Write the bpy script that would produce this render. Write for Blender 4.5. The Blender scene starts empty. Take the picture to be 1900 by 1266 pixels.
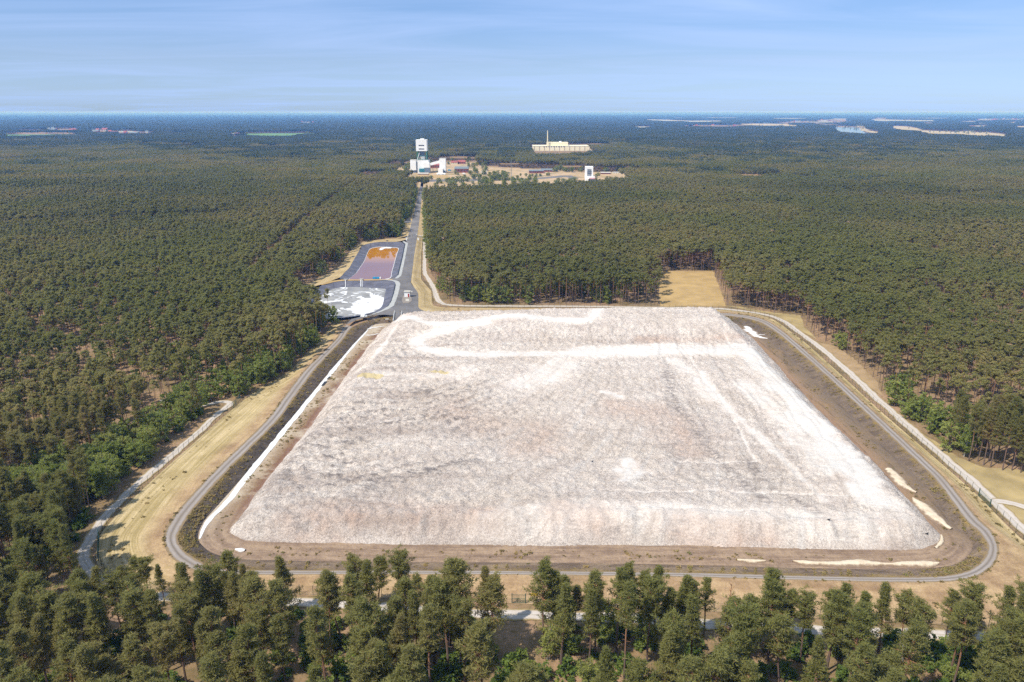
import bpy, bmesh, math, random
import numpy as np
from mathutils import Vector, geometry as mgeo
R = math.radians
S = bpy.context.scene
C = S.collection
rng = np.random.default_rng(11)
random.seed(5)

# ------------------------------------------------------------------ camera, sky, sun, exposure
IMW, IMH, FPX, HOR = 1900.0, 1266.0, 1380.0, 208.0
CAMH = 100.0
PITCH = math.atan((IMH / 2 - HOR) / FPX)
cam = bpy.data.cameras.new('camera')
cam.sensor_width = 36.0
cam.lens = 36.0 * FPX / IMW
cam.clip_start = 0.5
cam.clip_end = 120000.0
cam_o = bpy.data.objects.new('camera', cam)
C.objects.link(cam_o)
cam_o.location = (0, 0, CAMH)
cam_o.rotation_euler = (math.pi / 2 - PITCH, 0, 0)
S.camera = cam_o

SUN_EL, SUN_AZ = R(54), R(38)            # azimuth: direction shadows run, from +X towards +Y
sd = Vector((-math.cos(SUN_AZ) * math.cos(SUN_EL), -math.sin(SUN_AZ) * math.cos(SUN_EL), math.sin(SUN_EL)))
sl = bpy.data.lights.new('sun', 'SUN')
sl.energy = 3.65
sl.angle = R(0.5)
sl.color = (1.0, 0.955, 0.89)
so = bpy.data.objects.new('sun', sl)
C.objects.link(so)
so.rotation_euler = sd.to_track_quat('Z', 'Y').to_euler()
so.location = (-300, -200, 500)

W = bpy.data.worlds.new('World')
S.world = W
W.use_nodes = True
wt = W.node_tree
bg = wt.nodes['Background']
sky = wt.nodes.new('ShaderNodeTexSky')
sky.sky_type = 'NISHITA'
sky.sun_disc = False
sky.sun_elevation = SUN_EL
sky.sun_rotation = math.atan2(sd.x, sd.y)
sky.altitude = 100
sky.air_density = 1.0
sky.dust_density = 0.25
sky.ozone_density = 3.0
# thin cirrus: a high cloud sheet seen through the view direction
tc = wt.nodes.new('ShaderNodeTexCoord')
sep = wt.nodes.new('ShaderNodeSeparateXYZ')
wt.links.new(tc.outputs['Generated'], sep.inputs[0])
def wmath(op, a, b=None):
    n = wt.nodes.new('ShaderNodeMath')
    n.operation = op
    for i, v in enumerate((a, b)):
        if v is None:
            continue
        if isinstance(v, (int, float)):
            n.inputs[i].default_value = v
        else:
            wt.links.new(v, n.inputs[i])
    return n.outputs[0]
zc = wmath('ADD', wmath('MAXIMUM', sep.outputs[2], 0.0), 0.045)
cb = wt.nodes.new('ShaderNodeCombineXYZ')
wt.links.new(wmath('DIVIDE', sep.outputs[0], zc), cb.inputs[0])
wt.links.new(wmath('DIVIDE', sep.outputs[1], zc), cb.inputs[1])
mp = wt.nodes.new('ShaderNodeMapping')
mp.inputs['Rotation'].default_value = (0, 0, R(20))
mp.inputs['Scale'].default_value = (0.2, 0.42, 1)
wt.links.new(cb.outputs[0], mp.inputs[0])
n1 = wt.nodes.new('ShaderNodeTexNoise')
n1.inputs['Scale'].default_value = 1.3
n1.inputs['Detail'].default_value = 7
n1.inputs['Roughness'].default_value = 0.58
n1.inputs['Distortion'].default_value = 0.9
wt.links.new(mp.outputs[0], n1.inputs['Vector'])
mr = wt.nodes.new('ShaderNodeMapRange')
mr.inputs['From Min'].default_value = 0.40
mr.inputs['From Max'].default_value = 0.85
mr.inputs['To Max'].default_value = 0.5
wt.links.new(n1.outputs[0], mr.inputs['Value'])
mxw = wt.nodes.new('ShaderNodeMix')
mxw.data_type = 'RGBA'
wt.links.new(mr.outputs[0], mxw.inputs[0])
wt.links.new(sky.outputs[0], mxw.inputs[6])
mxw.inputs[7].default_value = (7.5, 8.2, 9.2, 1)
# low sky dimmed and blued; upper sky out of view left brighter for fill
rp = wt.nodes.new('ShaderNodeValToRGB')
for _k, (_p, _c) in enumerate([(0.0, (.265, .38, .69)), (.06, (.33, .375, .535)), (.14, (.37, .425, .555)), (.5, (1, .95, .82))]):
    _e = rp.color_ramp.elements[_k] if _k < 2 else rp.color_ramp.elements.new(_p)
    _e.position = _p
    _e.color = (*_c, 1)
wt.links.new(sep.outputs[2], rp.inputs[0])
mul = wt.nodes.new('ShaderNodeMix')
mul.data_type = 'RGBA'
mul.blend_type = 'MULTIPLY'
mul.inputs[0].default_value = 1.0
wt.links.new(mxw.outputs[2], mul.inputs[6])
wt.links.new(rp.outputs[0], mul.inputs[7])
wt.links.new(mul.outputs[2], bg.inputs['Color'])
bg.inputs['Strength'].default_value = 0.15

S.view_settings.view_transform = 'Standard'
S.view_settings.look = 'None'
S.view_settings.exposure = 0.7
S.view_settings.gamma = 1.0
S.cycles.max_bounces = 6
S.cycles.diffuse_bounces = 4
S.cycles.glossy_bounces = 2
S.cycles.transmission_bounces = 4
S.cycles.volume_bounces = 0
S.cycles.transparent_max_bounces = 4
S.cycles.use_denoising = False
S.cycles.caustics_reflective = False
S.cycles.caustics_refractive = False

# ------------------------------------------------------------------ photo -> place
CP, SP = math.cos(PITCH), math.sin(PITCH)
def ray(px, py):
    u = (px - IMW / 2) / FPX
    v = -(py - IMH / 2) / FPX
    return (u, CP + SP * v, -SP + CP * v)
def G(px, py, z=0.0):
    d = ray(px, py)
    t = (z - CAMH) / d[2]
    return (d[0] * t, d[1] * t)
def GP(pts, z=0.0):
    return np.array([G(a, b, z) for a, b in pts])
def atY(px, py, Y):
    d = ray(px, py)
    t = Y / d[1]
    return (d[0] * t, CAMH + d[2] * t)
def project(P):
    P = np.asarray(P, float)
    x, y, z = P[:, 0], P[:, 1], P[:, 2] - CAMH
    dep = y * CP - z * SP
    up = y * SP + z * CP
    dep = np.where(dep < 1, 1e9, dep)
    return IMW / 2 + FPX * x / dep, IMH / 2 - FPX * up / dep, dep

# ------------------------------------------------------------------ numpy helpers
def vnoise(x, y, seed=0):
    xi, yi = np.floor(x).astype(np.int64), np.floor(y).astype(np.int64)
    xf, yf = x - xi, y - yi
    def h(a, b):
        n = (a * 374761393 + b * 668265263 + seed * 1442695041) & 0x7fffffff
        n = ((n ^ (n >> 13)) * 1274126177) & 0x7fffffff
        return ((n ^ (n >> 16)) & 0xffff) / 65535.0
    u, v = xf * xf * (3 - 2 * xf), yf * yf * (3 - 2 * yf)
    return (h(xi, yi) * (1 - u) + h(xi + 1, yi) * u) * (1 - v) + (h(xi, yi + 1) * (1 - u) + h(xi + 1, yi + 1) * u) * v
def fbm(x, y, seed=0, oct=4, rough=0.5):
    a, s, t = 1.0, 0.0, 0.0
    for k in range(oct):
        s = s + a * vnoise(x * 2 ** k + 17.3 * k, y * 2 ** k - 9.1 * k, seed + k)
        t += a
        a *= rough
    return s / t
def inpoly(P, poly):
    x, y = P[:, 0], P[:, 1]
    c = np.zeros(len(P), bool)
    n = len(poly)
    j = n - 1
    for i in range(n):
        xi, yi, xj, yj = poly[i][0], poly[i][1], poly[j][0], poly[j][1]
        if yi != yj:
            c ^= ((yi > y) != (yj > y)) & (x < (xj - xi) * (y - yi) / (yj - yi) + xi)
        j = i
    return c
def pdist(P, line, closed=False):
    d = np.full(len(P), 1e9)
    n = len(line)
    for i in range(n if closed else n - 1):
        a, b = np.asarray(line[i][:2]), np.asarray(line[(i + 1) % n][:2])
        ab = b - a
        L = max((ab ** 2).sum(), 1e-9)
        t = np.clip(((P - a) @ ab) / L, 0, 1)
        q = P - a - t[:, None] * ab
        d = np.minimum(d, np.hypot(q[:, 0], q[:, 1]))
    return d
def smooth(a, b, x):
    t = np.clip((x - a) / (b - a), 0, 1)
    return t * t * (3 - 2 * t)
def spline(pts, n=8, closed=False):
    P = np.asarray(pts, float)
    out = []
    N = len(P)
    for i in range(N if closed else N - 1):
        if closed:
            p0, p1, p2, p3 = P[i - 1], P[i], P[(i + 1) % N], P[(i + 2) % N]
        else:
            p0, p1, p2, p3 = P[max(i - 1, 0)], P[i], P[i + 1], P[min(i + 2, N - 1)]
        for k in range(n):
            t = k / n
            out.append(0.5 * (2 * p1 + (p2 - p0) * t + (2 * p0 - 5 * p1 + 4 * p2 - p3) * t * t + (3 * p1 - p0 - 3 * p2 + p3) * t ** 3))
    if not closed:
        out.append(P[-1])
    return np.array(out)
def resample(line, step):
    P = np.asarray(line, float)
    s = np.r_[0, np.cumsum(np.hypot(*np.diff(P[:, :2], axis=0).T))]
    n = max(2, int(s[-1] / step) + 1)
    q = np.linspace(0, s[-1], n)
    return np.stack([np.interp(q, s, P[:, k]) for k in range(P.shape[1])], 1)

def mesh(name, V, F, attrs=None, shade=False):
    """V (n,3); F list of index arrays (m,3) and/or (m,4)"""
    me = bpy.data.meshes.new(name)
    V = np.asarray(V, np.float32)
    if isinstance(F, np.ndarray):
        F = [F]
    F = [np.asarray(f, np.int32) for f in F if len(f)]
    me.vertices.add(len(V))
    me.vertices.foreach_set('co', V.ravel())
    loops = np.concatenate([f.ravel() for f in F])
    tot = np.concatenate([np.full(len(f), f.shape[1], np.int32) for f in F])
    me.loops.add(len(loops))
    me.loops.foreach_set('vertex_index', loops)
    me.polygons.add(len(tot))
    me.polygons.foreach_set('loop_start', np.r_[0, np.cumsum(tot)[:-1]].astype(np.int32))
    me.update(calc_edges=True)
    me.polygons.foreach_set('use_smooth', np.full(len(tot), bool(shade)))
    for k, a in (attrs or {}).items():
        at = me.attributes.new(k, 'FLOAT', 'POINT')
        at.data.foreach_set('value', np.asarray(a, np.float32))
    me.validate()
    return me
def link(name, me, m=None, parent=None, loc=None):
    o = bpy.data.objects.new(name, me)
    C.objects.link(o)
    if m is not None and me is not None and not me.materials:
        me.materials.append(m)
    if parent is not None:
        o.parent = parent
    if loc is not None:
        o.location = loc
    return o
def tag(o, label=None, cat=None, group=None, kind=None):
    if label: o['label'] = label
    if cat: o['category'] = cat
    if group: o['group'] = group
    if kind: o['kind'] = kind
    return o
def thing(name, label, cat, loc=(0, 0, 0), group=None):
    return tag(link(name, None, loc=loc), label, cat, group)
class MB:
    """collects boxes, bars, tubes and free faces for ONE mesh"""
    def __init__(s):
        s.v, s.q, s.t = [], [], []
    def add(s, V, Q=(), T=()):
        o = len(s.v)
        s.v += [tuple(map(float, p)) for p in V]
        s.q += [tuple(i + o for i in f) for f in Q]
        s.t += [tuple(i + o for i in f) for f in T]
        return s
    def box(s, x0, x1, y0, y1, z0, z1):
        V = [(x0, y0, z0), (x1, y0, z0), (x1, y1, z0), (x0, y1, z0), (x0, y0, z1), (x1, y0, z1), (x1, y1, z1), (x0, y1, z1)]
        return s.add(V, [(0, 3, 2, 1), (4, 5, 6, 7), (0, 1, 5, 4), (1, 2, 6, 5), (2, 3, 7, 6), (3, 0, 4, 7)])
    def prism(s, poly, z0, z1):
        n = len(poly)
        s.add([(p[0], p[1], z0) for p in poly] + [(p[0], p[1], z1) for p in poly], [(i, (i + 1) % n, n + (i + 1) % n, n + i) for i in range(n)])
        tr = mgeo.tessellate_polygon([[Vector((p[0], p[1], 0)) for p in poly]])
        return s.add([(p[0], p[1], z1) for p in poly], (), tr)
    def tube(s, a, b, r0, r1=None, n=6):
        a, b = Vector(a), Vector(b)
        r1 = r0 if r1 is None else r1
        d = (b - a).normalized()
        x = d.orthogonal().normalized()
        y = d.cross(x)
        V = []
        for p, r in ((a, r0), (b, r1)):
            for k in range(n):
                t = 2 * math.pi * k / n
                V.append(p + r * (math.cos(t) * x + math.sin(t) * y))
        V += [a, b]
        s.add(V, [(k, (k + 1) % n, n + (k + 1) % n, n + k) for k in range(n)], [(2 * n + 1, n + k, n + (k + 1) % n) for k in range(n)] + [(2 * n, (k + 1) % n, k) for k in range(n)])
        return s
    def build(s, name, m, parent=None, shade=False):
        F = []
        if s.q: F.append(np.array(s.q))
        if s.t: F.append(np.array(s.t))
        return link(name, mesh(name, s.v, F, shade=shade), m, parent)

# ------------------------------------------------------------------ material helpers
class NT:
    def __init__(s, name):
        s.m = bpy.data.materials.new(name)
        s.m.use_nodes = True
        s.t = s.m.node_tree
        s.b = s.t.nodes['Principled BSDF']
        s.b.inputs['Roughness'].default_value = 0.9
        s.b.inputs['Specular IOR Level'].default_value = 0.2
    def n(s, typ, **kw):
        n = s.t.nodes.new(typ)
        for k, v in kw.items():
            setattr(n, k, v)
        return n
    def put(s, sock, v):
        if isinstance(v, (int, float)):
            sock.default_value = v
        elif isinstance(v, tuple):
            sock.default_value = (*v, 1)[:4] if len(sock.default_value) == 4 else v
        else:
            s.t.links.new(v, sock)
    def pos(s):
        return s.n('ShaderNodeNewGeometry').outputs['Position']
    def attr(s, name):
        return s.n('ShaderNodeAttribute', attribute_name=name).outputs['Fac']
    def rnd(s):
        return s.n('ShaderNodeObjectInfo').outputs['Random']
    def math(s, op, a, b=0.0, clamp=False):
        n = s.n('ShaderNodeMath', operation=op, use_clamp=clamp)
        s.put(n.inputs[0], a); s.put(n.inputs[1], b)
        return n.outputs[0]
    def noise(s, scale, detail=4, vec=None, rough=0.55, dist=0.0, stretch=None, rot=0.0):
        n = s.n('ShaderNodeTexNoise')
        n.inputs['Scale'].default_value = scale
        n.inputs['Detail'].default_value = detail
        n.inputs['Roughness'].default_value = rough
        n.inputs['Distortion'].default_value = dist
        v = vec if vec is not None else s.pos()
        if stretch:
            mpn = s.n('ShaderNodeMapping')
            mpn.inputs['Scale'].default_value = stretch
            mpn.inputs['Rotation'].default_value = (0, 0, rot)
            s.t.links.new(v, mpn.inputs[0])
            v = mpn.outputs[0]
        s.t.links.new(v, n.inputs['Vector'])
        return n.outputs[0]
    def vec(s, x, y, z=0.0):
        n = s.n('ShaderNodeCombineXYZ')
        s.put(n.inputs[0], x); s.put(n.inputs[1], y); s.put(n.inputs[2], z)
        return n.outputs[0]
    def rng(s, v, a, b, c=0.0, d=1.0):
        n = s.n('ShaderNodeMapRange')
        s.put(n.inputs[0], v)
        for i, k in enumerate((a, b, c, d)):
            s.put(n.inputs[i + 1], k)
        return n.outputs[0]
    def mix(s, f, a, b, mode='MIX'):
        n = s.n('ShaderNodeMix', data_type='RGBA', blend_type=mode)
        s.put(n.inputs[0], f); s.put(n.inputs[6], a); s.put(n.inputs[7], b)
        return n.outputs[2]
    def ramp(s, f, stops):
        n = s.n('ShaderNodeValToRGB')
        e = n.color_ramp.elements
        while len(e) < len(stops):
            e.new(0.5)
        for k, (p, c) in zip(e, stops):
            k.position = p
            k.color = (*c, 1)
        s.put(n.inputs[0], f)
        return n.outputs[0]
    def bump(s, h, strength, dist):
        n = s.n('ShaderNodeBump')
        n.inputs['Strength'].default_value = strength
        n.inputs['Distance'].default_value = dist
        s.put(n.inputs['Height'], h)
        s.t.links.new(n.outputs[0], s.b.inputs['Normal'])
    def done(s, col, rough=None, spec=None):
        s.put(s.b.inputs['Base Color'], col)
        if rough is not None: s.b.inputs['Roughness'].default_value = rough
        if spec is not None: s.b.inputs['Specular IOR Level'].default_value = spec
        return s.m
def hexc(r, g, b, k=1.0):
    f = lambda c: (c / 255 / 12.92 if c <= 10 else ((c / 255 + 0.055) / 1.055) ** 2.4) * k
    return (f(r), f(g), f(b))
def simple(name, col, rough=0.8, var=0.12, scale=0.6, spec=0.25):
    t = NT(name)
    a = tuple(c * (1 - var) for c in col)
    b = tuple(min(c * (1 + var), 0.95) for c in col)
    return t.done(t.ramp(t.noise(scale, 5), [(0.3, a), (0.7, b)]), rough, spec)

# ------------------------------------------------------------------ materials of the ground
K = 0.74
def m_ground():
    t = NT('forest_floor')
    c = t.ramp(t.noise(0.05, 6, rough=0.65), [(0.3, hexc(120, 105, 70, .6)), (0.5, hexc(160, 132, 98, .7)), (0.7, hexc(190, 152, 122, .7))])
    c = t.mix(t.rng(t.noise(0.9, 5), .45, .75, 0, .6), c, hexc(92, 92, 45, .6))
    t.bump(t.noise(1.6, 5), .6, .3)
    return t.done(c)
def m_grass():
    """cut grass: u across the strip (metres from its outer edge), v along it, tone 0 = mown hay, 1 = heathy brown"""
    t = NT('mown_grass')
    u, v, tone = t.attr('um'), t.attr('vm'), t.attr('tone')
    st = t.noise(1.0, 3, t.vec(t.math('MULTIPLY', u, .75), t.math('MULTIPLY', v, .018)), .6)
    st2 = t.noise(1.0, 3, t.vec(t.math('MULTIPLY', u, 1.9), t.math('MULTIPLY', v, .03)), .7)
    pt = t.noise(.09, 5, rough=.62)
    fine = t.noise(2.2, 4, rough=.7)
    a = t.ramp(t.math('ADD', t.math('MULTIPLY', st, .5), t.math('MULTIPLY', st2, .5)), [(0.3, hexc(150, 134, 88, K)), (0.44, hexc(192, 170, 120, K)), (0.58, hexc(230, 206, 160, K)), (0.72, hexc(184, 164, 110, K))])
    a = t.mix(t.rng(pt, .45, .75, 0, .55), a, hexc(140, 126, 62, K))
    b = t.ramp(t.noise(.16, 6, rough=.68), [(0.28, hexc(146, 118, 90, K)), (0.45, hexc(184, 152, 116, K)), (0.6, hexc(212, 180, 138, K)), (0.75, hexc(180, 158, 108, K))])
    b = t.mix(t.rng(st, .45, .7, 0, .35), b, hexc(122, 88, 66, K))
    c = t.mix(t.math('ADD', t.math('MULTIPLY', t.math('SUBTRACT', pt, .5), 1.1), tone, True), a, b)
    c = t.mix(t.rng(fine, .3, .75, 0, .42), c, hexc(92, 78, 42, K))
    t.bump(fine, .7, .25)
    return t.done(c)
def m_gravel_road():
    t = NT('gravel')
    u, v = t.attr('uu'), t.attr('vm')
    wob = t.math('MULTIPLY', t.math('SUBTRACT', t.noise(.12, 2), .5), .12)
    w = t.math('ADD', u, wob)
    tr = t.math('ABSOLUTE', t.math('SUBTRACT', t.math('ABSOLUTE', t.math('SUBTRACT', w, .5)), .22))
    c = t.ramp(tr, [(0.0, hexc(178, 168, 160, K)), (0.1, hexc(166, 155, 146, K)), (0.2, hexc(132, 122, 112, K)), (0.3, hexc(124, 108, 84, K))])
    c = t.mix(t.rng(t.noise(.06, 5, rough=.7), .4, .7, 0, .5), c, hexc(150, 136, 122, K))
    ee = t.math('ADD', t.math('ABSOLUTE', t.math('SUBTRACT', w, .5)), t.math('MULTIPLY', t.math('SUBTRACT', t.noise(.5, 4, rough=.7), .5), .35))
    c = t.mix(t.rng(ee, .30, .40, 0, 1), c, hexc(150, 128, 96, K))
    c = t.mix(t.rng(t.noise(2.5, 4, rough=.75), .35, .75, 0, .3), c, hexc(95, 88, 80, K))
    t.bump(t.noise(3, 4), .5, .1)
    return t.done(c)
def m_sand_track():
    t = NT('sand_track')
    u = t.attr('uu')
    w = t.math('ADD', u, t.math('MULTIPLY', t.math('SUBTRACT', t.noise(.15, 3), .5), .3))
    e = t.math('ABSOLUTE', t.math('SUBTRACT', w, .5))
    c = t.ramp(e, [(0.0, hexc(188, 176, 158, K)), (0.1, hexc(214, 204, 194, K)), (0.33, hexc(206, 194, 182, K)), (0.42, hexc(172, 150, 108, K)), (0.5, hexc(150, 132, 78, K))])
    c = t.mix(t.rng(t.noise(.8, 5, rough=.7), .4, .75, 0, .35), c, hexc(165, 148, 128, K))
    t.bump(t.noise(2, 4), .5, .12)
    return t.done(c)
def m_slope():
    """ditch bank: tone 0 = dark clay (left), 1 = brown heath (near side), weeds near the road"""
    t = NT('ditch_bank')
    u, tone = t.attr('uu'), t.attr('tone')
    nz = t.noise(.35, 6, rough=.7)
    a = t.ramp(nz, [(0.3, hexc(62, 54, 48, K)), (0.5, hexc(92, 82, 74, K)), (0.72, hexc(118, 104, 90, K))])
    b = t.ramp(t.noise(.22, 7, rough=.74, stretch=(.5, 1.3, 1)), [(0.3, hexc(96, 80, 64, K)), (0.46, hexc(134, 114, 96, K)), (0.58, hexc(160, 138, 114, K)), (0.72, hexc(182, 156, 118, K))])
    c = t.mix(tone, a, b)
    wd = t.math('MULTIPLY', t.rng(u, .0, .45, 1, 0), t.rng(t.noise(.3, 5, rough=.7), .42, .62))
    c = t.mix(t.math('MULTIPLY', wd, .75), c, hexc(176, 146, 62, K))
    c = t.mix(t.rng(t.noise(1.7, 4, rough=.75), .4, .7, 0, .5), c, hexc(70, 60, 48, K))
    t.bump(t.noise(1.3, 5, rough=.7), .9, .5)
    return t.done(c)
def m_apron():
    """bare salty ground round the heap: wl / wr = weight of the left and right sides, uu from bank (0) to heap (1)"""
    t = NT('bare_clay')
    u, v, wl, wr = t.attr('uu'), t.attr('vm'), t.attr('wl'), t.attr('wr')
    n1 = t.noise(.07, 6, rough=.68)
    n2 = t.noise(.45, 6, rough=.72)
    n3 = t.noise(1.0, 5, t.vec(t.math('MULTIPLY', u, 7.0), t.math('MULTIPLY', v, .05)), .65)
    near = t.ramp(t.math('ADD', t.math('MULTIPLY', n3, .6), t.math('MULTIPLY', n2, .4)), [(0.3, hexc(116, 96, 78, K)), (0.45, hexc(148, 124, 104, K)), (0.58, hexc(180, 154, 128, K)), (0.72, hexc(164, 138, 98, K))])
    uw = t.math('ADD', u, t.math('MULTIPLY', t.math('SUBTRACT', n2, .5), .5))
    left = t.ramp(uw, [(0.0, hexc(206, 190, 166, K)), (0.3, hexc(178, 156, 130, K)), (0.5, hexc(150, 124, 96, K)), (0.62, hexc(132, 98, 78, K)), (0.75, hexc(158, 126, 108, K)), (0.86, hexc(200, 182, 168, K)), (0.96, hexc(190, 170, 158, K))])
    left = t.mix(t.rng(n1, .5, .62, 0, .8), left, hexc(208, 192, 168, K))
    right = t.ramp(uw, [(0.0, hexc(124, 108, 92, K)), (0.3, hexc(140, 120, 98, K)), (0.6, hexc(164, 134, 106, K)), (0.82, hexc(156, 122, 102, K)), (0.97, hexc(196, 172, 158, K))])
    right = t.mix(t.rng(n3, .52, .64, 0, .7), right, hexc(98, 84, 70, K))
    right = t.mix(t.rng(n1, .5, .66, 0, .6), right, hexc(162, 132, 96, K))
    c = t.mix(wl, near, left)
    c = t.mix(wr, c, right)
    c = t.mix(t.rng(t.noise(2.0, 4, rough=.75), .4, .75, 0, .35), c, hexc(90, 74, 58, K))
    t.bump(t.noise(.9, 6, rough=.7), .8, .4)
    return t.done(c)
def m_heap():
    """salt rubble with wheel-worn white haul roads; the attributes say where each was driven or tipped, dark also holds ridge shade"""
    t = NT('salt_rubble')
    wh, tan, pk, yl, dk = (t.attr(k) for k in ('white', 'tan', 'pink', 'yellow', 'dark'))
    grain = t.noise(1.9, 6, rough=.82)
    mid = t.noise(.16, 6, rough=.66)
    big = t.noise(.028, 5, rough=.6)
    strk = t.noise(.1, 5, rough=.65, stretch=(.28, 1.5, 1), rot=R(-38), dist=.6)
    c = t.ramp(mid, [(0.25, hexc(204, 193, 186, K)), (0.5, hexc(218, 209, 202, K)), (0.75, hexc(230, 223, 216, K))])
    c = t.mix(t.rng(big, .45, .7, 0, .45), c, hexc(208, 194, 178, K))
    c = t.mix(1.0, c, (1.37, 1.325, 1.25), 'MULTIPLY')
    c = t.mix(t.math('MULTIPLY', t.rng(strk, .45, .66, 0, .75), t.math('ADD', t.math('MULTIPLY', tan, .8), .2)), c, hexc(180, 160, 146, K))
    pp = t.n('ShaderNodeSeparateXYZ')
    t.t.links.new(t.pos(), pp.inputs[0])
    fx, fy = t.math('SUBTRACT', pp.outputs[0], 28.0), t.math('SUBTRACT', 352.0, pp.outputs[1])
    rr = t.math('SQRT', t.math('ADD', t.math('MULTIPLY', fx, fx), t.math('MULTIPLY', fy, fy)))
    th = t.math('ADD', t.math('ARCTAN2', fx, fy), t.math('MULTIPLY', rr, .0032))
    stv = t.vec(t.math('MULTIPLY', th, 46.0), t.math('MULTIPLY', rr, .028))
    st1 = t.noise(1.0, 6, stv, .68, .5)
    st2 = t.noise(3.1, 4, stv, .7, .3)
    c = t.mix(t.math('MULTIPLY', t.rng(st1, .53, .66, 0, .55), t.rng(big, .3, .6, .35, 1)), c, hexc(182, 166, 150, K))
    c = t.mix(t.rng(st2, .60, .72, 0, .24), c, hexc(160, 148, 138, K))
    c = t.mix(t.rng(st1, .44, .34, 0, .5), c, hexc(236, 231, 224, K))
    c = t.mix(t.math('MULTIPLY', pk, t.rng(mid, .3, .65)), c, hexc(222, 190, 168, K))
    fine = t.noise(.6, 5, rough=.75, stretch=(.35, 1.5, 1), rot=R(-24))
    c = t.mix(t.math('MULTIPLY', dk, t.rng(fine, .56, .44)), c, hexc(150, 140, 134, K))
    c = t.mix(t.rng(fine, .60, .72, 0, .35), c, hexc(170, 156, 146, K))
    gs = t.math('MULTIPLY', t.rng(grain, .56, .36, 0, .75), t.math('SUBTRACT', 1.0, t.math('MULTIPLY', wh, .75), True))
    c = t.mix(gs, c, hexc(150, 137, 130, K))
    c = t.mix(t.rng(grain, .56, .74, 0, .6), c, hexc(246, 243, 242, K * 1.1))
    edge = t.math('ADD', wh, t.math('MULTIPLY', t.math('SUBTRACT', mid, .5), 1.3))
    edge = t.math('ADD', edge, t.math('MULTIPLY', t.math('SUBTRACT', grain, .5), .7))
    c = t.mix(t.rng(edge, .30, 1.1, 0, .82), c, t.ramp(grain, [(.35, hexc(214, 210, 204, K * .9)), (.6, hexc(242, 240, 234, K * .88))]))
    c = t.mix(t.math('MULTIPLY', t.rng(t.math('ADD', yl, t.math('MULTIPLY', t.math('SUBTRACT', grain, .5), 1.4)), .45, .7), .8), c, hexc(222, 200, 140, K))
    t.bump(t.math('ADD', grain, t.math('MULTIPLY', mid, .8)), t.math('SUBTRACT', .95, t.math('MULTIPLY', wh, .6)), 1.0) if False else None
    bn = t.n('ShaderNodeBump')
    bn.inputs['Distance'].default_value = .7
    t.put(bn.inputs['Strength'], t.math('SUBTRACT', .95, t.math('MULTIPLY', wh, .6)))
    t.put(bn.inputs['Height'], grain)
    t.t.links.new(bn.outputs[0], t.b.inputs['Normal'])
    return t.done(c, .85, .2)
def m_asphalt(name='asphalt', k=1.0):
    t = NT(name)
    c = t.ramp(t.noise(.06, 6, rough=.68), [(0.3, hexc(98, 95, 94, K * k)), (0.5, hexc(120, 116, 114, K * k)), (0.7, hexc(142, 137, 133, K * k))])
    c = t.mix(t.rng(t.noise(.5, 5, rough=.7, stretch=(1, .2, 1)), .5, .75, 0, .4), c, hexc(140, 136, 134, K * k))
    return t.done(c, .85, .25)
def m_liner():
    t = NT('pond_liner')
    c = t.ramp(t.noise(.2, 5, rough=.65), [(0.3, hexc(84, 82, 90, K)), (0.5, hexc(104, 101, 110, K)), (0.72, hexc(128, 125, 132, K))])
    v = t.attr('vm')
    seam = t.math('LESS_THAN', t.math('FRACT', t.math('MULTIPLY', v, 1 / 7.0)), .06)
    c = t.mix(t.math('MULTIPLY', seam, .55), c, hexc(60, 58, 64, K))
    return t.done(c, .5, .4)
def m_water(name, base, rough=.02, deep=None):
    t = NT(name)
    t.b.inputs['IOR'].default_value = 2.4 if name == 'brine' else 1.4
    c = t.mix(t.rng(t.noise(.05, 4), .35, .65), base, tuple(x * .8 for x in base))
    if deep:  # near end: mauve sky reflection put into the base colour
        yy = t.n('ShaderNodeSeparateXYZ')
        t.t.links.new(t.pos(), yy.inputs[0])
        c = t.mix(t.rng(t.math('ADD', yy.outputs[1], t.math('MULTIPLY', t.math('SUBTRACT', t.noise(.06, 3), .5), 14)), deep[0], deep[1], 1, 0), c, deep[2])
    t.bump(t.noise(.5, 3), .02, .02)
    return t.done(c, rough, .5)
def m_sand(name='pale_sand', lo=(206, 186, 158), hi=(230, 214, 188)):
    t = NT(name)
    u = t.attr('uu')
    e = t.math('SUBTRACT', .5, t.math('ABSOLUTE', t.math('SUBTRACT', u, .5)))
    e = t.math('ADD', e, t.math('MULTIPLY', t.math('SUBTRACT', t.noise(.55, 5, rough=.7), .5), .75))
    c = t.ramp(t.noise(.5, 5, rough=.7), [(.3, hexc(*lo, K)), (.6, hexc(*hi, K))])
    c = t.mix(t.rng(e, .28, .08, 0, 1), c, hexc(146, 124, 102, K))
    t.bump(t.noise(1.2, 5), .7, .3)
    return t.done(c)
def m_saltfloor():
    t = NT('salt_crust')
    s = t.attr('salt')
    a = t.ramp(t.noise(.12, 5), [(0.35, hexc(140, 138, 136, K)), (0.65, hexc(172, 170, 166, K))])
    f = t.math('ADD', s, t.math('MULTIPLY', t.math('SUBTRACT', t.noise(.075, 5, rough=.55, dist=2.2), .5), 3.6))
    c = t.mix(t.rng(f, .76, .86), a, hexc(246, 246, 246, .74))
    return t.done(c, .6, .3)
def m_bareland():
    t = NT('bare_ground')
    c = t.ramp(t.noise(.035, 6, rough=.65), [(.35, hexc(150, 136, 96, K)), (.47, hexc(186, 160, 122, K)), (.6, hexc(208, 178, 142, K)), (.72, hexc(190, 168, 132, K))])
    return t.done(t.mix(t.rng(t.noise(.3, 4), .5, .75, 0, .4), c, hexc(132, 122, 84, K)))
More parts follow.
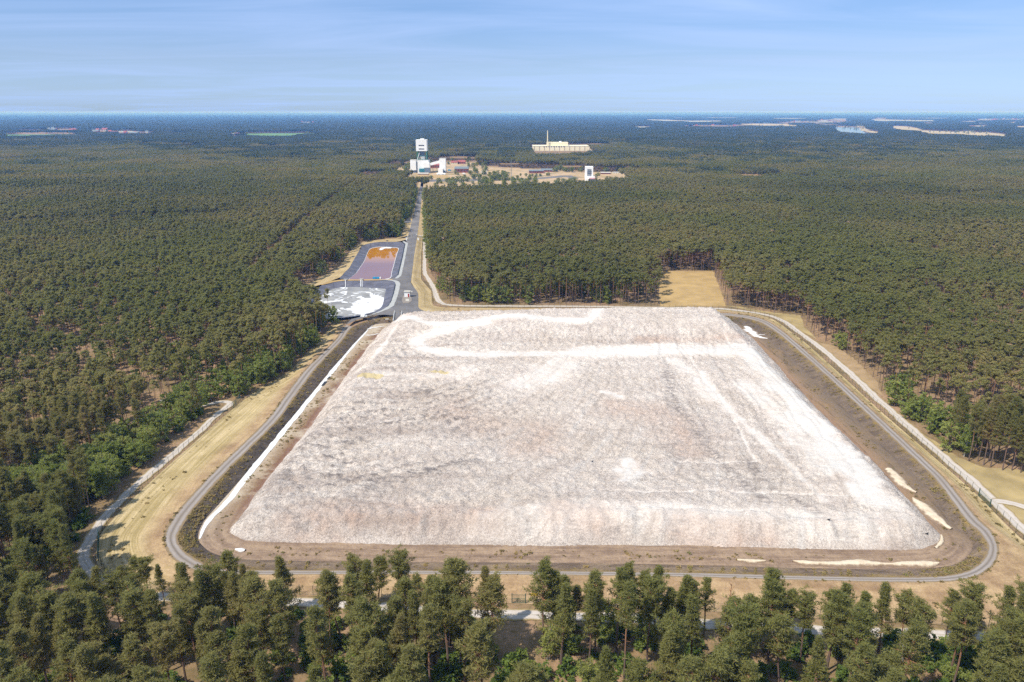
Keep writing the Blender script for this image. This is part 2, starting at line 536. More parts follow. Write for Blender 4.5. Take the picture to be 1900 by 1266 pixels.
MAT = dict(ground=m_ground(), grass=m_grass(), gravel=m_gravel_road(), track=m_sand_track(), slope=m_slope(), apron=m_apron(), heap=m_heap(),
           asphalt=m_asphalt(), liner=m_liner(), salt=m_saltfloor(),
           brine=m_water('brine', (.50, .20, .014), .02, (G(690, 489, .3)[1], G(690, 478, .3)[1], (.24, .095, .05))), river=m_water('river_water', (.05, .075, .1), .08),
           white=simple('white_cladding', (.78, .78, .77), .6, .05, .08), cream=simple('cream_cladding', hexc(242, 232, 200, .85), .7, .05, .05),
           green=simple('green_steel', hexc(70, 132, 112, .8), .5), teal=simple('teal_facade', hexc(58, 128, 140, .8), .5, .2, .3), greyblue=simple('grey_blue_cladding', hexc(118, 132, 146, .8), .5),
           dark=simple('dark_opening', (.03, .032, .036), .6), brick=simple('red_brick', hexc(158, 98, 86, .72), .9, .2, .3), rroof=simple('red_roof_tiles', hexc(168, 98, 90, .72), .85, .2, .3),
           groof=simple('grey_roof', hexc(120, 130, 134, .8), .8), concrete=simple('pale_concrete', hexc(196, 190, 178, .75), .9), steel=simple('galvanised_steel', hexc(150, 154, 152, .7), .5),
           post=simple('fence_post', hexc(78, 86, 74, .7), .7), gate=simple('gate_green', hexc(52, 96, 82, .7), .6), saltw=simple('white_salt', (.62, .62, .61), .7, .05, .3),
           sand=m_sand(), crust=m_sand('salt_crust', (222, 218, 212), (244, 243, 241)), blue=simple('blue_plastic', hexc(52, 160, 206, .8), .4), red=simple('red_paint', hexc(168, 48, 44, .8), .5),
           yellow=simple('yellow_sign', hexc(226, 190, 60, .8), .5), soil=simple('dark_wet_soil', hexc(48, 44, 46, .7), .8, .25, .5), kerb=simple('gravel_band', hexc(182, 182, 178, K), .9, .2, .6),
           meadow=simple('dry_meadow', hexc(186, 156, 104, K), .95, .18, .12), bareland=m_bareland(),
           field=simple('green_field', hexc(120, 158, 92, .62), .95, .15, .01), stubble=simple('stubble_field', hexc(216, 198, 156, .56), .95, .12, .01), palefield=simple('pale_field', hexc(200, 200, 182, .58), .95, .1, .01),
           farwood=simple('wooded_hill', (.05, .065, .035), .95, .25, .002))

# ------------------------------------------------------------------ the ground: one sheet to the horizon
def ground_sheet():
    a = np.r_[np.linspace(0, 600, 13), np.geomspace(800, 42000, 22)]
    xs = np.r_[-a[:0:-1], a]
    ys = np.r_[-np.array([3000, 1200, 500, 200]), a]
    X, Y = np.meshgrid(xs, ys)
    V = np.stack([X.ravel(), Y.ravel(), np.zeros(X.size)], 1)
    nx, ny = len(xs), len(ys)
    i = (np.arange(ny - 1)[:, None] * nx + np.arange(nx - 1)[None]).ravel()
    tag(link('ground', mesh('ground', V, np.stack([i, i + 1, i + 1 + nx, i + nx], 1)), MAT['ground']), kind='structure')
ground_sheet()

def sheet(name, poly, z, m, kind='structure'):
    P = [Vector((p[0], p[1], 0)) for p in poly]
    tr = mgeo.tessellate_polygon([P])
    V = [(p[0], p[1], z) for p in poly]
    F = []
    for a, b, c in tr:
        ax, ay = V[b][0] - V[a][0], V[b][1] - V[a][1]
        bx, by = V[c][0] - V[a][0], V[c][1] - V[a][1]
        F.append((a, b, c) if ax * by - ay * bx > 0 else (a, c, b))
    return tag(link(name, mesh(name, V, np.array(F)), m), kind=kind)
def ragged(pts, step, amp, seed, closed=True):
    """an outline with a natural edge: resampled and pushed about by noise"""
    P = np.asarray(pts, float)
    if closed:
        P = np.vstack([P, P[:1]])
    Q = resample(P, step)
    if closed:
        Q = Q[:-1]
    Q[:, 0] += (fbm(Q[:, 0] / (3 * step), Q[:, 1] / (3 * step), seed) - .5) * 2 * amp
    Q[:, 1] += (fbm(Q[:, 0] / (3 * step), Q[:, 1] / (3 * step), seed + 31) - .5) * 2 * amp
    return Q
def lattice(name, A, B, na, zf, m, closed=False, extra=None, kind='structure', bump=0.0):
    """strip between two matched lines A and B; zf(u) height, u 0 at A"""
    A, B = np.asarray(A)[:, :2], np.asarray(B)[:, :2]
    M = len(A)
    u = np.linspace(0, 1, na + 1)
    P = A[:, None] * (1 - u[None, :, None]) + B[:, None] * u[None, :, None]
    wid = np.hypot(*(B - A).T)
    mid = (A + B) / 2
    vm = np.r_[0, np.cumsum(np.hypot(*np.diff(mid, axis=0).T))]
    Z = np.broadcast_to(np.asarray(zf(u))[None, :] if callable(zf) else zf, (M, na + 1)).copy()
    if bump:
        edge = np.minimum(1, np.minimum(u, 1 - u) * 5)[None]
        Z += (fbm(P[..., 0].ravel() * .35, P[..., 1].ravel() * .35, 5).reshape(Z.shape) - .5) * 2 * bump * edge
    V = np.concatenate([P, Z[..., None]], 2).reshape(-1, 3)
    at = dict(uu=np.broadcast_to(u[None], (M, na + 1)).ravel(), um=(wid[:, None] * u[None]).ravel(), vm=np.broadcast_to(vm[:, None], (M, na + 1)).ravel())
    for k, a in (extra or {}).items():
        at[k] = (np.broadcast_to(np.asarray(a)[:, None], (M, na + 1)) if np.ndim(a) == 1 else a(u)).ravel()
    r = np.arange(M if closed else M - 1)
    c = np.arange(na)
    i0 = (r[:, None] * (na + 1) + c[None]).ravel()
    i1 = (((r + 1) % M)[:, None] * (na + 1) + c[None]).ravel()
    F = np.stack([i0, i0 + 1, i1 + 1, i1], 1)
    # face up
    v = V[F[:, 0]]; w = V[F[:, 1]] - v; x = V[F[:, 3]] - v
    if np.median(w[:, 0] * x[:, 1] - w[:, 1] * x[:, 0]) < 0:
        F = F[:, ::-1]
    return tag(link(name, mesh(name, V, F, at, shade=True), m), kind=kind)
def ribbon(name, line, width, z, m, kind='structure', na=4, dome=0.0, rag=0.0, seed=1, step=1.5):
    """a strip of a given width (number or one per point) along a line in plan"""
    L = np.asarray(line, float)[:, :2]
    w = np.broadcast_to(np.asarray(width, float), (len(L),)).copy()
    D = resample(np.c_[L, w], step)
    P, w = D[:, :2], D[:, 2]
    T = np.gradient(P, axis=0)
    T /= np.maximum(np.hypot(*T.T), 1e-6)[:, None]
    N = np.stack([-T[:, 1], T[:, 0]], 1)
    s = np.arange(len(P)) * step
    wa = w / 2 + rag * (fbm(s * .3, s * 0 + seed, seed) - .5) * 2
    wb = w / 2 + rag * (fbm(s * .3, s * 0 + seed + 50, seed + 9) - .5) * 2
    f = (lambda u: z + dome * (1 - (2 * u - 1) ** 2)) if dome else z
    return lattice(name, P + N * wa[:, None], P - N * wb[:, None], na, f, m, kind=kind, bump=dome * .35)

# ------------------------------------------------------------------ ring round the heap: fence line / road / ditch bank
# stations anticlockwise from the far left corner: fence, road outside, road inside, foot of bank (photo points on those levels)
ST = [((622, 597), (641, 603), (655, 607), (690, 606)), ((600, 622), (622, 630), (637, 630), (660, 636)), ((569, 656), (592, 660), (609, 660), (636, 664)), ((535, 690), (562, 690), (582, 690), (606, 697)), ((480, 722), (525, 738), (547, 738), (566, 746)),
      ((427, 763), (489, 785), (513, 783), (528, 792)), ((345, 835), (403, 868), (428, 868), (455, 880)), ((262, 910), (345, 930), (372, 930), (398, 945)), ((205, 968), (315, 968), (346, 965), (378, 968)),
      ((184, 1000), (303, 1000), (330, 997), (367, 997)), ((180, 1045), (312, 1027), (340, 1018), (378, 1015)), ((212, 1078), (335, 1047), (362, 1036), (396, 1027)), ((265, 1095), (375, 1063), (395, 1050), (425, 1034)), ((400, 1100), (450, 1067), (455, 1057), (475, 1039)),
      ((700, 1110), (700, 1066), (700, 1058), (700, 1043)), ((960, 1120), (960, 1067), (960, 1059), (960, 1044)), ((1260, 1132), (1260, 1071), (1260, 1062), (1260, 1048)), ((1540, 1150), (1529, 1078), (1529, 1069), (1529, 1055)),
      ((1720, 1158), (1715, 1081), (1712, 1070), (1700, 1055)), ((1850, 1165), (1795, 1075), (1780, 1063), (1760, 1050)), ((1985, 1158), (1840, 1054), (1815, 1046), (1790, 1037)), ((2040, 1110), (1854, 1020), (1832, 1017), (1805, 1012)),
      ((1990, 1070), (1842, 987), (1818, 990), (1788, 990)), ((1893, 998), (1812, 958), (1790, 964), (1764, 965)), ((1815, 920), (1764, 899), (1744, 902), (1718, 906)), ((1764, 875), (1727, 861), (1708, 863), (1682, 867)),
      ((1635, 764), (1619, 761), (1603, 764), (1578, 769)), ((1560, 695), (1549, 697), (1535, 700), (1510, 706)), ((1500, 641), (1483, 639), (1470, 642), (1450, 649)), ((1465, 614), (1449, 611), (1437, 615), (1418, 623)),
      ((1435, 593), (1416, 592), (1405, 597), (1388, 607)), ((1395, 581), (1371, 583), (1362, 588), (1345, 598)), ((1330, 575), (1312, 580), (1305, 585), (1295, 593)), ((1080, 572.5), (1080, 578), (1080, 583), (1080, 590)),
      ((826, 570.5), (826, 579), (826, 584), (826, 591)), ((802, 566), (780, 580), (762, 588), (766, 597)), ((735, 570), (722, 578), (722, 588), (732, 600)), ((665, 584), (670, 592), (688, 594), (704, 601))]
ZR = 1.5
def ring(k, z):
    return spline(GP([s[k] for s in ST], z), 14, True)
L1, L2, L3, L4 = ring(0, .06), ring(1, ZR), ring(2, ZR), ring(3, .06)
NS = len(ST)
def stat(vals):
    a = np.array(vals, float)
    return np.concatenate([a[i] + (a[(i + 1) % NS] - a[i]) * np.linspace(0, 1, 14, endpoint=False) for i in range(NS)])
side_brown = stat([.1, .1, .1, .1, .05, .0, .0, .0, .0, .02, .1, .3, .6, .9] + [1.0] * 6 + [.9, .7, .35, .15, .1, .0, -.05, -.1, -.1, -.05, .1, .3, .4, .5, .5, .4, .3, .2])
bank_brown = stat([.1, .1, .1, .1, .05, .0, .0, .0, .0, .0, .05, .2, .5, .8] + [1.0] * 6 + [.95, .85, .7, .6, .6, .6, .6, .6, .6, .5, .4, .3, .3, .5, .5, .5, .5, .5])
a0, a1 = 0, 35 * 14
sel = slice(a0, a1)
uS = np.linspace(0, 1, 13)
tone = np.clip(side_brown[sel][:, None] + smooth(.52, .95, uS)[None] * .95, 0, 1)
lattice('grass_strip', L1[sel], L2[sel], 12, lambda u: .06 + (ZR - .06) * smooth(.1, 1.0, u), MAT['grass'], extra={'tone': lambda u: tone}, bump=.12)
lattice('gravel_road', L2[sel], L3[sel], 8, lambda u: ZR + .02 - .1 * (2 * u - 1) ** 2 * .3, MAT['gravel'])
lattice('ditch_bank', L3, L4, 10, lambda u: ZR + .0 + (.06 - ZR) * u, MAT['slope'], closed=True, extra={'tone': bank_brown}, bump=.22)

# heap outline at its foot
HB = [(716, 607), (693, 630), (662, 672), (641, 700), (602, 752), (548, 828), (508, 876), (470, 925), (442, 965), (428, 985), (440, 998), (470, 1005), (620, 1009), (940, 1012), (1260, 1013), (1496, 1019), (1681, 1021), (1728, 1015), (1746, 998), (1732, 978), (1664, 905), (1590, 828), (1500, 742),
      (1429, 662), (1379, 613), (1366, 604), (1340, 601), (1060, 601), (780, 603), (740, 603)]
HBP = spline(GP(HB, .05), 8, True)
# apron from bank foot to under the heap: matched by angle about the heap centre
def by_angle(poly, n=480):
    c = np.array([10.0, 240.0])
    th = np.linspace(-math.pi, math.pi, n, endpoint=False)
    out = []
    P = np.asarray(poly)[:, :2]
    A, B = P, np.roll(P, -1, 0)
    for t in th:
        d = np.array([math.cos(t), math.sin(t)])
        e = B - A
        den = d[0] * e[:, 1] - d[1] * e[:, 0]
        w = A - c
        s = (w[:, 0] * e[:, 1] - w[:, 1] * e[:, 0]) / np.where(abs(den) < 1e-9, 1e-9, den)
        q = (w[:, 0] * d[1] - w[:, 1] * d[0]) / np.where(abs(den) < 1e-9, 1e-9, den)
        ok = (q >= -1e-6) & (q <= 1.000001) & (s > 0)
        out.append(c + d * (s[ok].min() if ok.any() else 1))
    return np.array(out), th
AO, TH = by_angle(L4)
AI, _ = by_angle(HBP)
AI2 = AI + (np.array([10.0, 240.0]) - AI) * .04
ang = np.degrees(TH)
wl = smooth(118, 130, abs(ang)) * 1.0
wl = np.where(ang < 0, smooth(-134, -146, ang) if False else smooth(134, 146, -ang), smooth(100, 125, ang))
wr = np.where(ang > 0, smooth(75, 50, ang), smooth(-44, -34, ang))
lattice('bare_apron', AO, AI2, 12, lambda u: .06 + 0 * u, MAT['apron'], closed=True, extra={'wl': wl, 'wr': wr}, bump=.1)
# salt-lined drain along the left bank
ch = [((694, 599), 1.4), ((668, 627), 2.6), ((640, 659), 2.7), ((616, 690), 3.0), ((572, 744), 3.0), ((508, 823), 3.0), ((458, 884), 3.0), ((424, 929), 2.7), ((392, 960), 2.0), ((376, 984), 1.3), ((370, 1000), .7)]
drain_line = spline(GP([c[0] for c in ch], .1), 6)
drain_w = np.interp(np.linspace(0, 1, len(drain_line)), np.linspace(0, 1, len(ch)), [c[1] * .6 for c in ch])
ribbon('salt_drain', drain_line, drain_w, .12, MAT['saltw'], rag=.35, seed=4)

# ------------------------------------------------------------------ the salt heap
hx0, hy0 = HBP.min(0) - 1
hx1, hy1 = HBP.max(0) + 1
def heap_base_z(P):
    """smooth body of the heap above its foot, without the rubble"""
    x, y = P[:, 0], P[:, 1]
    ins = inpoly(P, HBP)
    d = pdist(P, HBP, True) * np.where(ins, 1, -1)
    d = d + (fbm(x * .12, y * .12, 3, 3) - .5) * 2.2
    top = 4.6 + 3.0 * smooth(172, 290, y) + .8 * (fbm(x * .03, y * .03, 8, 3) - .5) * 2
    mound = smooth(298, 318, y + 4 * (fbm(x * .05, y * .05, 12, 3) - .5)) * (4.2 + .018 * (x - 0)) * smooth(-62, -44, x)
    top = top + mound + 2.2 * np.exp(-((x + 1) / 14) ** 2 - ((y - 322) / 9) ** 2)
    rise = .72 * d
    k = .9
    h = np.clip(.5 + .5 * (top - rise) / k, 0, 1)
    z = top * (1 - h) + rise * h - k * h * (1 - h)
    return z, d, ins
def on_heap(px, py):
    d = np.array(ray(px, py))
    z = 6.0
    for _ in range(12):
        t = (z - CAMH) / d[2]
        q = np.array([[d[0] * t, d[1] * t]])
        z = max(.1, float(heap_base_z(q)[0][0]))
    return q[0]
def HPL(pts):
    return np.array([on_heap(*p) for p in pts])
def build_heap():
    st = .52
    xs, ys = np.arange(hx0, hx1, st), np.arange(hy0, hy1, st)
    X, Y = np.meshgrid(xs, ys)
    P = np.stack([X.ravel(), Y.ravel()], 1)
    P = P + (rng.random(P.shape) - .5) * st * .35
    z, d, ins = heap_base_z(P)
    x, y = P[:, 0], P[:, 1]
    white = np.zeros(len(P)); tan = np.zeros(len(P)); pink = np.zeros(len(P)); yel = np.zeros(len(P)); dark = np.zeros(len(P))
    wob = (fbm(x * .12, y * .12, 21, 4) - .5)
    def road(pts, w, amt=1.0, soft=.35, tgt=white, wb=1.0):
        L = spline(HPL(pts), 5)
        dd = pdist(P, L) + wob * w * wb
        m = amt * (1 - smooth(w * soft, w * (2 - soft), dd))
        np.maximum(tgt, m, out=tgt)
        return L
    # haul roads worn white
    r1 = road([(738, 594), (790, 598), (860, 598), (960, 595), (1040, 592), (1100, 588), (1112, 583)], 3.0)
    r2 = road([(905, 599), (840, 607), (790, 617), (774, 630), (786, 646), (830, 655), (900, 658), (1000, 657), (1120, 653), (1240, 648), (1380, 643)], 3.2)
    road([(1080, 655), (1200, 650), (1300, 650), (1390, 652)], 6.5)
    road([(1385, 650), (1425, 690), (1462, 730)], 5.5, .85)
    road([(1450, 720), (1500, 775), (1545, 830), (1590, 885), (1630, 930)], 5.5, .9, wb=1.6)
    road([(1380, 715), (1440, 760), (1495, 820), (1540, 880)], 4, .62, wb=2.4)
    road([(1400, 690), (1450, 750), (1510, 830), (1575, 920)], 9, .34, wb=2.4)
    road([(1300, 690), (1325, 730), (1385, 790), (1430, 830), (1480, 880), (1530, 930)], 1.8, .7, wb=2.2)
    road([(1250, 668), (1290, 700), (1320, 740)], 3, .55, wb=2)
    road([(1035, 660), (1030, 685), (1005, 705), (975, 712)], 6, .62, wb=2.2)
    road([(860, 690), (800, 700), (700, 690)], 4, .45, wb=2.5)
    road([(1118, 728), (1138, 731), (1150, 737)], 1.7, .85, wb=3.0)
    road([(1166, 855), (1166, 868), (1168, 886)], 2.4, .95, .3, wb=3.2)
    road([(1150, 872), (1186, 878), (1160, 890)], 2.0, .85, .3, wb=3.4)
    road([(735, 605), (712, 640), (688, 668)], 1.1, .75)
    road([(900, 957), (980, 955), (1100, 960), (1280, 962), (1480, 955), (1640, 960)], 5, .45, wb=2.4)
    road([(1350, 985), (1500, 985), (1640, 985)], 7, .4, wb=2.2)
    # gullied, browner left half
    tan[:] = np.clip(smooth(30, -60, x) * .8 + smooth(280, 200, y) * .1 + .25 * fbm(x * .02, y * .02, 40, 3), 0, 1)
    GA = HPL([(560, 770), (680, 745), (800, 725), (900, 705), (960, 690)])
    GB = HPL([(520, 925), (660, 905), (810, 870), (960, 810), (1080, 740)])
    near_l = np.where((x < 30) & (y < 305) & ins)[0]
    Q = P[near_l] + np.stack([(fbm(x[near_l] * .05, y[near_l] * .05, 301, 3) - .5) * 9, (fbm(x[near_l] * .05, y[near_l] * .05, 302, 3) - .5) * 9], 1)
    best, fv = np.full(len(Q), 1e9), np.zeros(len(Q))
    for k in range(40):
        f = k / 39
        dd = pdist(Q, spline(GA * (1 - f) + GB * f, 3))
        m = dd < best
        best[m], fv[m] = dd[m], f
    fv = fv + np.where(best > 4, .3, 0) * 0
    ph = fv * 10 + (fbm(x[near_l] * .035, y[near_l] * .035, 303, 4) - .5) * 2.2 + (fbm(x[near_l] * .3, y[near_l] * .3, 305, 3) - .5) * .35
    tt = ph - np.floor(ph)
    on = smooth(7, 1.5, best) * smooth(.38, .55, fbm(x[near_l] * .03, y[near_l] * .03, 304, 3) + .08) * smooth(0, 8, d[near_l]) * smooth(8, -20, x[near_l])
    z[near_l] += (tt - .5) * 1.0 * on * np.where(tt > .9, (1 - tt) * 10, 1)
    dark[near_l] = np.maximum(dark[near_l], on * smooth(.74, .9, tt) * .95)  # riser shade put into colour; the low ridges cast little shadow
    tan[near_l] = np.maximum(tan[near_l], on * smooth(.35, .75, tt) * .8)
    # wheel tracks following the right-hand edge
    wv = (fbm(x * .025, y * .025, 330, 3) - .5) * 9 + (fbm(x * .2, y * .2, 331, 2) - .5) * 1.2
    for k, c_ in enumerate((9.5, 11.8, 17.0, 19.4, 27.0, 29.2, 38.0, 40.4, 49.0)):
        m = np.exp(-((d + wv - c_) / .5) ** 2) * smooth(10, 40, x) * smooth(318, 296, y) * (fbm(x * .03, y * .03, 350 + k, 2) > .4)
        z -= .22 * m
        (np.maximum(dark, m * .6, out=dark) if k % 3 else np.maximum(white, m * .7, out=white))
    for pts in ([(505, 905), (545, 850), (590, 795)], [(1300, 800), (1250, 740), (1240, 690)], [(1230, 830), (1262, 860)], [(1250, 750), (1290, 800), (1340, 860), (1420, 930)], [(1380, 850), (1440, 910), (1520, 950)]):
        road(pts, 1.6, .85, .2, dark, 2.6)
    road([(840, 640), (960, 630), (1100, 625), (1300, 620)], 12, .8, .2, tan, 1.0)
    road([(1150, 760), (1260, 780), (1270, 830)], 7, .8, .2, pink, 2)
    road([(840, 760), (900, 780), (1000, 800), (980, 830)], 7, .6, .2, pink, 2)
    road([(1190, 632), (1300, 632), (1390, 634)], 3, .9, .2, pink, 1.5)
    for q in ([(700, 972), (760, 976)], [(820, 978), (900, 980)], [(1040, 978), (1110, 988)], [(1270, 1002), (1420, 1008)], [(540, 985), (660, 985)]):
        road(q, 4.5, .85, .3, pink, 1.6)
    road([(672, 696), (700, 699)], 2.2, 1.0, .3, yel, 1.6)
    road([(800, 690), (828, 692)], 1.6, .9, .3, yel, 1.6)
    foot = smooth(6, 0, d) * smooth(40, 90, x)
    tan = np.maximum(tan, foot)
    # wheel ruts along the haul roads
    for L in (r1, r2):
        dd = pdist(P, L)
        white *= 1 - .35 * (np.cos(dd * 2.6) > .55) * (fbm(x * .15, y * .15, 410, 2) > .45) * (dd < 5)
    # rubble
    A_, B_ = HBP, np.roll(HBP, -1, 0)
    arc = np.zeros(len(P)); bd = np.full(len(P), 1e9); s0 = 0.0
    for i in range(len(A_)):
        ab = B_[i] - A_[i]; L_ = max(np.hypot(*ab), 1e-6)
        t_ = np.clip(((P - A_[i]) @ ab) / L_ ** 2, 0, 1)
        q_ = np.hypot(*(P - A_[i] - t_[:, None] * ab).T)
        m = q_ < bd
        bd[m] = q_[m]; arc[m] = s0 + t_[m] * L_
        s0 += L_
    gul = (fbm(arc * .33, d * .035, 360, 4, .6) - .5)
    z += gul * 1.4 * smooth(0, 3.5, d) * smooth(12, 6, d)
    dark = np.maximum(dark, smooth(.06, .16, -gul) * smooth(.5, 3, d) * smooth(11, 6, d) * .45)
    rub = (fbm(x * .62, y * .62, 60, 4, .78) - .5) * 2.1 + (fbm(x * .12, y * .12, 70, 3) - .5) * .6
    z = z + rub * (1 - .85 * np.clip(white, 0, 1)) * smooth(-1, 4, d) * (.75 + .4 * tan)
    z += .5 * np.maximum(0, vnoise(x * .9, y * .9, 77) - .72) * 3 * (1 - np.clip(white, 0, 1)) * smooth(1, 4, d)
    z = np.where(ins, np.maximum(z, -.05), -.3) + .06
    nx = len(xs)
    i = (np.arange(len(ys) - 1)[:, None] * nx + np.arange(nx - 1)[None]).ravel()
    F = np.stack([i, i + 1, i + 1 + nx, i + nx], 1)
    keep = (d[F] > -1.5).any(1)
    F = F[keep]
    used = np.unique(F)
    re = np.full(len(P), -1); re[used] = np.arange(len(used))
    V = np.c_[P, z][used]
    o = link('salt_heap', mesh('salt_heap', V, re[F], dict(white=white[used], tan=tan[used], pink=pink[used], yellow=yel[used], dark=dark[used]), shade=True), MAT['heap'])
    tag(o, 'huge flat-topped heap of pale grey salt rubble with white haul roads across it', 'spoil heap')
build_heap()

# ------------------------------------------------------------------ yard, access road, ponds, tracks
ZY = 1.56
yard_px = [(768, 433), (774, 439), (772, 452), (770, 464), (766.5, 490), (762, 525), (776, 544), (776, 571), (783, 576), (796, 579), (820, 581.5), (800, 584), (770, 585.5), (746, 585), (730, 586), (712, 584), (690, 586), (660, 594), (640, 604), (652, 592), (676, 586.5), (702, 579.5), (724, 568), (732, 549), (737.5, 526), (728, 520), (724, 517), (740, 513), (746, 480), (753, 452), (757, 442)]
sheet('yard_asphalt', ragged(GP(yard_px, ZY), 3, .15, 3), ZY, MAT['asphalt'], 'structure')
def skirt(name, px, z0, z1, m):
    P = GP(px, z0)
    lattice(name, P, P + np.array([0, -.01]), 1, lambda u: z0 + (z1 - z0) * u, m)
road_px = [(757.5, 440), (774, 440), (762.5, 418), (777, 418), (768, 395), (779.6, 395), (774, 370), (782, 370), (780, 345), (785, 345), (781.5, 336), (787.5, 336), (783, 328), (789, 328)]
ra, rb = GP(road_px[0::2], .4), GP(road_px[1::2], .4)
ra, rb = spline(ra, 10), spline(rb, 10)
n_ = len(ra)
zr = ZY - (ZY - .12) * smooth(0, 90, np.r_[0, np.cumsum(np.hypot(*np.diff(ra, axis=0).T))])
def strip3(name, A, B, ZA, ZB, na, m, extra=None):
    o = lattice(name, A, B, na, 0.0, m, extra=extra)
    me = o.data
    co = np.empty(len(me.vertices) * 3, np.float32)
    me.vertices.foreach_get('co', co)
    co = co.reshape(len(A), na + 1, 3)
    u = np.linspace(0, 1, na + 1)[None]
    co[..., 2] = np.asarray(ZA).reshape(-1, 1) * (1 - u) + np.asarray(ZB).reshape(-1, 1) * u
    me.vertices.foreach_set('co', co.ravel())
    return o
strip3('access_road', ra, rb, zr, zr, 3, m_asphalt('road_asphalt', 1.18))
# grass verges of the access road
nl = spline(GP([(736, 443), (749, 418), (760, 395), (767.5, 370), (775, 345), (778, 336)], .05), 12)
nr = spline(GP([(788, 440), (787.5, 418), (786.5, 395), (786, 370), (787, 345), (789, 336)], .05), 12)
def match(a, n):
    s = np.linspace(0, len(a) - 1, n)
    return np.stack([np.interp(s, np.arange(len(a)), a[:, k]) for k in range(2)], 1)
strip3('road_verge', match(nl, n_), ra, np.full(n_, .07), zr - .04, 5, MAT['grass'], extra={'tone': np.full(n_, .25)})
strip3('road_verge', rb, match(nr, n_), zr - .04, np.full(n_, .07), 5, MAT['grass'], extra={'tone': np.full(n_, .35)})
spur = GP([(742, 412), (762, 408), (764, 412), (744, 416)], .12)
sheet('side_road', spur, .16, MAT['asphalt'])
# dry grass between the yard and the fence
ye = GP([(774, 439), (771.5, 455), (768, 478), (762.5, 524), (776, 545), (776, 571), (783, 576), (800, 579.5), (822, 581)], ZY)
fe = GP([(785, 441), (783.5, 458), (782, 478), (781.5, 519), (800, 540), (801.5, 562), (804, 567), (812, 569.5), (828, 570.6)], .06)
ye2, fe2 = np.vstack([resample(np.vstack([a, b]), 1e9) if False else np.linspace(a, b, 8, endpoint=False) for a, b in zip(ye[:-1], ye[1:])]), np.vstack([np.linspace(a, b, 8, endpoint=False) for a, b in zip(fe[:-1], fe[1:])])
lattice('grass_strip', ye2, fe2, 8, lambda u: ZY - .03 - (ZY - .1) * smooth(.1, 1, u), MAT['grass'], extra={'tone': np.full(len(ye2), .22)}, bump=.1)

# pond one (brine) and its grass belt
rim1 = [(631, 514.5), (648.4, 496.5), (656, 483), (665, 468), (672.8, 456), (683, 452), (700, 449.8), (718.3, 449), (735, 449), (749.5, 449.6), (752.6, 452.7), (749, 470), (744.5, 492), (740, 512.5), (723, 518), (690, 518.6), (660, 519), (638, 518.5)]
wat1 = [(647, 518.8), (660, 508), (667, 498), (676, 484), (682, 469), (687, 461.8), (697, 459.2), (707.4, 458.3), (718, 458.6), (728.4, 459.6), (739.4, 461), (737, 471), (733.5, 483), (727.5, 505), (723.4, 517), (700, 519.5), (675, 520), (655, 520)]
R1, W1 = spline(GP(rim1, ZR), 5, True), spline(GP(wat1, .25), 5, True)
lattice('pond_bank', R1, W1, 5, lambda u: ZR + (.2 - ZR) * u, MAT['liner'], closed=True)
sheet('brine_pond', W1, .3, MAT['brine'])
lattice('salt_rim', np.vstack([W1[:72], W1[72:73]]), np.vstack([W1[:72], W1[72:73]]) + (np.array([W1.mean(0)]) - np.vstack([W1[:72], W1[72:73]])) * .022, 1, .34, MAT['saltw'])
ribbon('salt_patch', GP([(706, 463), (713, 460.5), (720, 460), (727, 460.5)], .3), [2, 5, 6, 2], .34, MAT['saltw'], rag=1.2, seed=7, dome=.15)
ribbon('salt_patch', GP([(704, 464.5), (709, 463)], .3), [2, 3], .34, MAT['saltw'], rag=.6, seed=9, dome=.1)
belt_o = [(546, 542), (585, 520), (611, 506), (630, 494), (641, 480), (651, 465), (660, 457), (674, 449.5), (700, 445.5), (730, 443.5), (757, 441.5)]
belt_i = [(601, 527.3), (615, 521), (631, 514.5), (640, 505), (648.4, 496.5), (656, 483), (665, 468), (672.8, 456), (700, 449.6), (735, 448.8), (757, 444)]
lattice('grass_strip', spline(GP(belt_o, .06), 8), spline(GP(belt_i, ZR), 8), 8, lambda u: .06 + (ZR - .04) * smooth(0, 1, u), MAT['grass'], extra={'tone': np.full(81, .25)}, bump=.1)
ribbon('pond_dam', GP([(596, 529), (615, 523), (634, 520.3), (660, 520), (700, 519.6), (728, 519)], ZR), [2, 4, 3.2, 3, 3, 2.5], ZR + .08, MAT['meadow'], na=4, rag=.3)
ribbon('gravel_band', GP([(748, 448), (754, 451.5), (748.5, 480), (741, 512), (735, 517)], ZY), [1.5, 2.4, 2.4, 2.4, 1.5], ZY + .06, MAT['kerb'], rag=.25)
ribbon('lined_gutter', GP([(746, 449.6), (751.5, 452.7), (746, 480), (738.3, 511)], ZY), .8, ZY + .08, MAT['dark'])
# pond two (dry, salt-crusted)
rim2 = [(574, 546), (590, 535), (601, 527.4), (618, 523.5), (637, 521.5), (670, 521), (700, 520.8), (727, 520.8), (734, 523), (736.8, 526), (734.5, 538), (731.6, 548.4), (728, 559), (724, 566.3), (715, 572), (702, 578), (688, 582), (672.6, 585), (648, 588.5), (624, 590.5), (600, 590), (576, 570)]
flo2 = [(590, 553), (600, 546), (609, 540.5), (620, 535.6), (634, 533.6), (650, 532.6), (672, 533.4), (694, 534.7), (706, 535.6), (715.8, 537), (714.3, 545), (712.6, 553), (711, 562), (708, 569), (703, 573.5), (697, 577), (686, 580.5), (670, 584), (648, 587), (624, 589), (602, 589), (582, 572)]
R2, W2 = spline(GP(rim2, ZR), 5, True), spline(GP(flo2, .12), 5, True)
lattice('pond_bank', R2, W2, 5, lambda u: ZR + (.1 - ZR) * u, MAT['liner'], closed=True)
